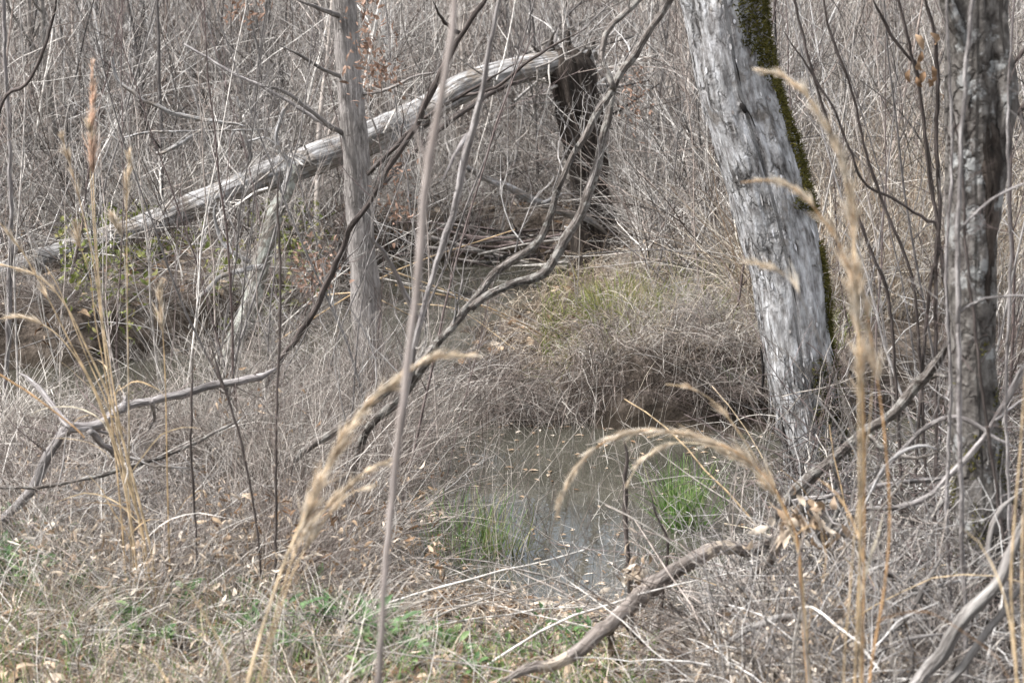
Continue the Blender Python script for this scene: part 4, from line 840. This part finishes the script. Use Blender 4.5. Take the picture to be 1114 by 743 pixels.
# tangle of arching twigs between 10 and 17 m
for nm, mt, N, pxr, Yr, ms_, Hh in (('twig_tangle', 'twig_pale', 3600, (-100, 860), (9.9, 17), .0, 1.1), ('twig_tangle_brown', 'twig_brown', 3200, (-100, 860), (9.9, 17), .0, 1.2), ('twig_tangle_grey', 'twig', 3600, (-100, 1200), (9.6, 18), .0, 1.2), ('slope_tangle', 'drygrass_grey', 4200, (820, 1200), (8.8, 22), .1, .7)):
    B = field(N, pxr, Yr, ms_); qp = 557 + B[:, 0] / B[:, 1] * F; kk = ~((qp > 425) & (qp < 672) & (B[:, 1] < 13.2)) & ~((qp < 400) & (B[:, 1] < 11.5) & (B[:, 1] > 10.1) & (rng.random(N) < .75)) & ~((qp > 400) & (qp < 700) & (B[:, 1] < 12)); B = B[kk]; N = len(B); B[:, 2] += rng.random(N) ** 1.6 * Hh * np.where((B[:, 1] < 11.6) & (B[:, 0] < 1), .28, 1); s_ = SM()
    s_.add(strands(N, B, sphere_dirs(N, 1.1), rands(.3, 1.3, N), 8, .09, -.03), rands(.0014, .0044, N)[:, None] * np.linspace(1, .4, 8)[None], 3); stuff(nm, s_, mt)
# drooping fine tangle on the peninsula front
N = 5200; y = rands(8.2, 9.0, N); px = rands(512, 860, N); B = np.stack([fx(px, y), y, np.where(px < 620, rands(-.32, -.16, N), rands(-.30, .0, N)) + .05 * np.sin(px * .06) + .12 * sm((px - 600) / 120)], 1); D = sphere_dirs(N, .3); D[:, 1] -= .3
s_ = SM(); s_.add(strands(N, B, D, rands(.08, .3, N), 7, .22, -.18), rands(.0007, .0017, N)[:, None] * np.linspace(1, .4, 7)[None], 3); stuff('bank_tangle_twigs', s_, 'twig_brown')
N = 2500; B = field(N, (500, 900), (8.25, 11.5)); B[:, 2] += rng.random(N) * .12
s_ = SM(); s_.add(strands(N, B, sphere_dirs(N, .5), rands(.1, .35, N), 7, .2, -.2), rands(.0008, .002, N)[:, None] * np.linspace(1, .4, 7)[None], 3); stuff('peninsula_thatch', s_, 'drygrass')
N = 2200; y = rands(8.2, 8.9, N); px = rands(512, 860, N); B = np.stack([fx(px, y), y, np.where(px < 620, rands(-.30, -.15, N), rands(-.28, -.02, N)) + .15 * sm((px - 600) / 120)], 1); D = sphere_dirs(N, .5); D[:, 1] -= .3
s_ = SM(); s_.add(strands(N, B, D, rands(.1, .32, N), 7, .2, -.17), rands(.0008, .0018, N)[:, None] * np.linspace(1, .4, 7)[None], 3); stuff('pale_bank_strands', s_, 'drygrass_grey')
# near bank: thatch, litter, twigs
N = 8500; B = field(N, (-120, 1240), (3.7, 5.9), .02); B[:, 2] += rng.random(N) ** 2 * .035; D = sphere_dirs(N, .15); D[:, 2] = np.abs(D[:, 2]) * .35
s_ = SM(); s_.add(strands(N, B, D, rands(.05, .28, N), 6, .2, -.10), rands(.0007, .0022, N)[:, None] * np.linspace(1, .4, 6)[None], 2); stuff('dry_thatch', s_, 'drygrass')
N = 5000; B = field(N, (-120, 1240), (3.7, 5.9), .02); B[:, 2] += rng.random(N) ** 2 * .05; D = sphere_dirs(N, .2); D[:, 2] = np.abs(D[:, 2]) * .45
s_ = SM(); s_.add(strands(N, B, D, rands(.06, .35, N), 6, .18, -.10), rands(.0006, .0018, N)[:, None] * np.linspace(1, .4, 6)[None], 3); stuff('fine_twig_litter', s_, 'drygrass_grey')
N = 15000; B = field(N, (-120, 1240), (3.6, 6.0)); B[:, 2] += rng.random(N) * .045; U = np.tile([0, 0, 1.], (N, 1)) + rng.normal(size=(N, 3)) * .6; D = sphere_dirs(N); D[:, 2] *= .4
s_ = SM(); s_.leaves(B, D, U, rands(.014, .055, N), rands(.005, .022, N), curl=rands(-.8, 1., N)); stuff('leaf_litter', s_, 'deadleaf')
N = 5500; B = field(N, (760, 1060), (3.8, 5.2)); hp = np.exp(-((B[:, 0] - .72) / .26) ** 2 - ((B[:, 1] - 4.35) / .4) ** 2); B[:, 2] += rng.random(N) ** 1.2 * (.05 + .30 * hp); D = sphere_dirs(N)
s_ = SM(); s_.leaves(B, D, sphere_dirs(N), rands(.012, .045, N), rands(.004, .014, N), curl=rands(-.9, 1.1, N)); stuff('pale_leaf_litter', s_, 'deadleaf_pale')
N = 2500; B = field(N, (0, 330), (4.6, 6.2)); B[:, 2] += rng.random(N) ** 1.5 * .2; D = sphere_dirs(N)
s_ = SM(); s_.leaves(B, D, sphere_dirs(N), rands(.012, .045, N), rands(.004, .014, N), curl=rands(-.9, 1.1, N)); stuff('brown_leaf_litter', s_, 'deadleaf_pale')
N = 3600; B = field(N, (-100, 720), (3.7, 5.0)); B[:, 2] += .02; s_ = SM(); D = np.tile([0, 0, 1.], (N, 1)) + rng.normal(size=(N, 3)) * .4
s_.add(strands(N, B, D, rands(.03, .10, N), 5, .1, -.05), np.linspace(.0018, .0005, 5)[None], 2); stuff('green_grass', s_, 'green')
# olive sprouts on the peninsula and far banks
N = 2600; B = field(N, (590, 960), (8.4, 11.5)); kk = np.sin(B[:, 0] * 5 + 1) + np.sin(B[:, 1] * 4 - B[:, 0] * 3) > -.2; B = B[kk]; N = len(B); s_ = SM()
s_.add(strands(N, B, np.tile([0, 0, 1.], (N, 1)) + rng.normal(size=(N, 3)) * .5, rands(.08, .22, N), 5, .15, -.08), np.linspace(.0028, .0008, 5)[None], 2); stuff('olive_sprouts', s_, 'olive')
N = 2600; B = field(N, (60, 360), (9.6, 12)); kk = np.sin(B[:, 0] * 5 + 1) + np.sin(B[:, 1] * 4 - B[:, 0] * 3) > .1; B = B[kk]; N = len(B); s_ = SM()
s_.leaves(B + rng.random((N, 3)) * [0, 0, .3], sphere_dirs(N, .4), sphere_dirs(N), rands(.03, .06, N), rands(.012, .03, N)); stuff('olive_leaves', s_, 'olive')
N = 1400; y = rands(4.9, 6.6, N); px = rands(200, 480, N); B = np.stack([fx(px, y), y, np.maximum(hz(fx(px, y), y), WL) + rng.random(N) ** 1.4 * .32], 1); s_ = SM()
s_.leaves(B, sphere_dirs(N) - [0, 0, .5], sphere_dirs(N), rands(.012, .045, N), rands(.004, .013, N), curl=rands(-1, 1.2, N)); stuff('caught_leaves', s_, 'deadleaf')
# far-side litter
N = 9000; B = field(N, (-150, 1250), (9.5, 24)); U = np.tile([0, 0, 1.], (N, 1)) + rng.normal(size=(N, 3)) * .7; D = sphere_dirs(N); D[:, 2] *= .5
s_ = SM(); s_.leaves(B, D, U, rands(.04, .10, N), rands(.02, .05, N), curl=rands(-.5, .7, N)); stuff('far_leaf_litter', s_, 'deadleaf')
for nm, mt, N in (('root_tangle', 'twig', 900), ('root_tangle_dark', 'twig_dark', 900), ('root_tangle_pale', 'drygrass_grey', 700)):
    y = rands(4.3, 7.4, N); px = rands(850, 1200, N); px = np.where((px > 935) & (px < 1030) & (y > 4.9), px + 120, px); B = np.stack([fx(px, y), y, np.maximum(hz(fx(px, y), y), WL) + rng.random(N) ** 1.5 * .55], 1); s_ = SM()
    s_.add(strands(N, B, sphere_dirs(N, .6), rands(.15, .7, N), 9, .17, -.09), rands(.0008, .0028, N)[:, None] * np.linspace(1, .35, 9)[None], 3); stuff(nm, s_, mt)
N = 2600; B = field(N, (770, 1180), (3.7, 5.4), -.1); hp = np.exp(-((B[:, 0] - .72) / .3) ** 2 - ((B[:, 1] - 4.35) / .45) ** 2); B[:, 2] += rng.random(N) * (.04 + .3 * hp); s_ = SM()
s_.add(strands(N, B, sphere_dirs(N, .7), rands(.08, .4, N), 8, .17, -.08), rands(.0007, .002, N)[:, None] * np.linspace(1, .35, 8)[None], 2); stuff('heap_straw', s_, 'drygrass_grey')
N = 1200; B = field(N, (780, 1180), (3.8, 5.4), -.3); B[:, 2] += rng.random(N) * .3; s_ = SM()
s_.add(strands(N, B, sphere_dirs(N, .6), rands(.12, .5, N), 8, .15, -.05), rands(.0008, .0024, N)[:, None] * np.linspace(1, .35, 8)[None], 3); stuff('heap_twigs', s_, 'twig')
# arching bleached blades and sticks round the right trees
for i in range(70):
    px = rands(850, 1120, 1)[0]; Yb = rands(4.0, 5.6, 1)[0]; x = fx(px, Yb); z = max(float(hz(np.array([x]), np.array([Yb]))[0]), WL)
    sg = rng.choice([-1, 1]); P = strands(1, np.array([[x, Yb, z - .03]]), np.array([[sg * rng.random() * .7, rng.normal() * .2, 1]]), .4 + rng.random() * .7, 12, .08, -.10 - .08 * rng.random())
    s_ = SM(); s_.add(P, np.linspace(.0042, .0015, 12)[None] * (.6 + .6 * rng.random()), 4)
    link('bleached_stalk', s_.mesh('stalk', M[['drygrass_grey', 'twig_pale', 'straw', 'drygrass_grey'][i % 4]]), label=f"bleached {['grey', 'pale', 'straw', 'whitish'][i % 4]} stalk arching {'left' if sg < 0 else 'right'} {place_phrase(x, Yb)}", category='stalk', group='bleached stalks round the right trees')
for i in range(60):
    px = rands(-20, 840, 1)[0]; Yb = rands(4.0, 5.8, 1)[0]; x = fx(px, Yb); z = max(float(hz(np.array([x]), np.array([Yb]))[0]), WL)
    an = rng.normal() * .5; d = np.array([math.cos(an) * rng.choice([-1, 1]), rng.normal() * .4, rands(.05, .5, 1)[0]])
    s_ = SM(); s_.add(strands(1, np.array([[x, Yb, z + .02]]), d[None], .3 + rng.random() * .6, 10, .06, -.05), np.linspace(.004, .0013, 10)[None] * (.5 + .6 * rng.random()), 4)
    link('bleached_stalk', s_.mesh('stalk', M[['drygrass_grey', 'twig_pale', 'twig'][i % 3]]), label=f"{['greyish', 'pale', 'grey'][i % 3]} dead stalk lying {place_phrase(x, Yb)}", category='stalk', group='dead stalks lying on the near bank')
# leaves and bits afloat
N = 1500; y = rands(5.6, 8.8, N); px = rands(330, 1050, N); x = fx(px, y); sd_ = sdist(x, y); kk = (sd_ < 0) & (rng.random(N) < np.exp(sd_ * 2.2) * .8 + .12); x, y = x[kk], y[kk]; N = len(x)
s_ = SM(); s_.leaves(np.stack([x, y, np.full(N, WL + .003)], 1), sphere_dirs(N) * [1, 1, .03], np.tile([0, 0, 1.], (N, 1)), rands(.01, .045, N), rands(.004, .02, N), curl=.05); stuff('floating_leaves', s_, 'deadleaf')
# thin sticks and dead reeds standing in the water
N = 330; y = rands(5.6, 8.2, N); px = rands(420, 900, N) ; B = np.stack([fx(px, y), y, np.full(N, WL - .05)], 1); D = np.tile([0, 0, 1.], (N, 1)) + rng.normal(size=(N, 3)) * .35
s_ = SM(); s_.add(strands(N, B, D, rands(.08, .42, N), 7, .12, -.06), rands(.0007, .0018, N)[:, None] * np.linspace(1, .4, 7)[None], 3); stuff('drowned_grass', s_, 'drygrass_grey')
N = 520; y = rands(5.9, 8.6, N); px = rng.normal(size=N) * 95 + 450; B = np.stack([fx(px, y), y, np.full(N, WL - .03)], 1); D = np.tile([0, 0, 1.], (N, 1)) + rng.normal(size=(N, 3)) * .3
s_ = SM(); s_.add(strands(N, B, D, rands(.15, .6, N), 7, .1, -.05), rands(.0007, .0016, N)[:, None] * np.linspace(1, .4, 7)[None], 3); stuff('drowned_twigs', s_, 'twig_brown')

# ------------------------------------------------------------------ labels that would coincide get their order across the view
from collections import defaultdict
dd = defaultdict(list)
for o in scene.objects:
    if o.parent is None and o.get('label') and o.get('category'): dd[o['label']].append(o)
ORD = ['first', 'second', 'third', 'fourth', 'fifth', 'sixth', 'seventh', 'eighth', 'ninth', 'tenth']
for lab, os_ in dd.items():
    if len(os_) < 2: continue
    os_.sort(key=lambda o: (o.location.x / max(o.location.y, .1) if o.location.y > 1 else o.data.vertices[0].co.x / max(o.data.vertices[0].co.y, .1)))
    for i, o in enumerate(os_):
        n_ = len(os_)
        o['label'] = (lab + (', the left one' if i == 0 else ', the right one')) if n_ == 2 else (lab + (f', {ORD[i]} from left' if i < 10 else f', number {i + 1} from left'))
for o in scene.objects:
    l = o.get('label')
    if l and len(l.split()) > 16: o['label'] = l.replace('the ', '', 3)
    if l and len(o['label'].split()) > 16: o['label'] = o['label'].replace('well ', '').replace(', the ', ', ')
    if l and len(o['label'].split()) > 16: o['label'] = o['label'].replace(' one', '')
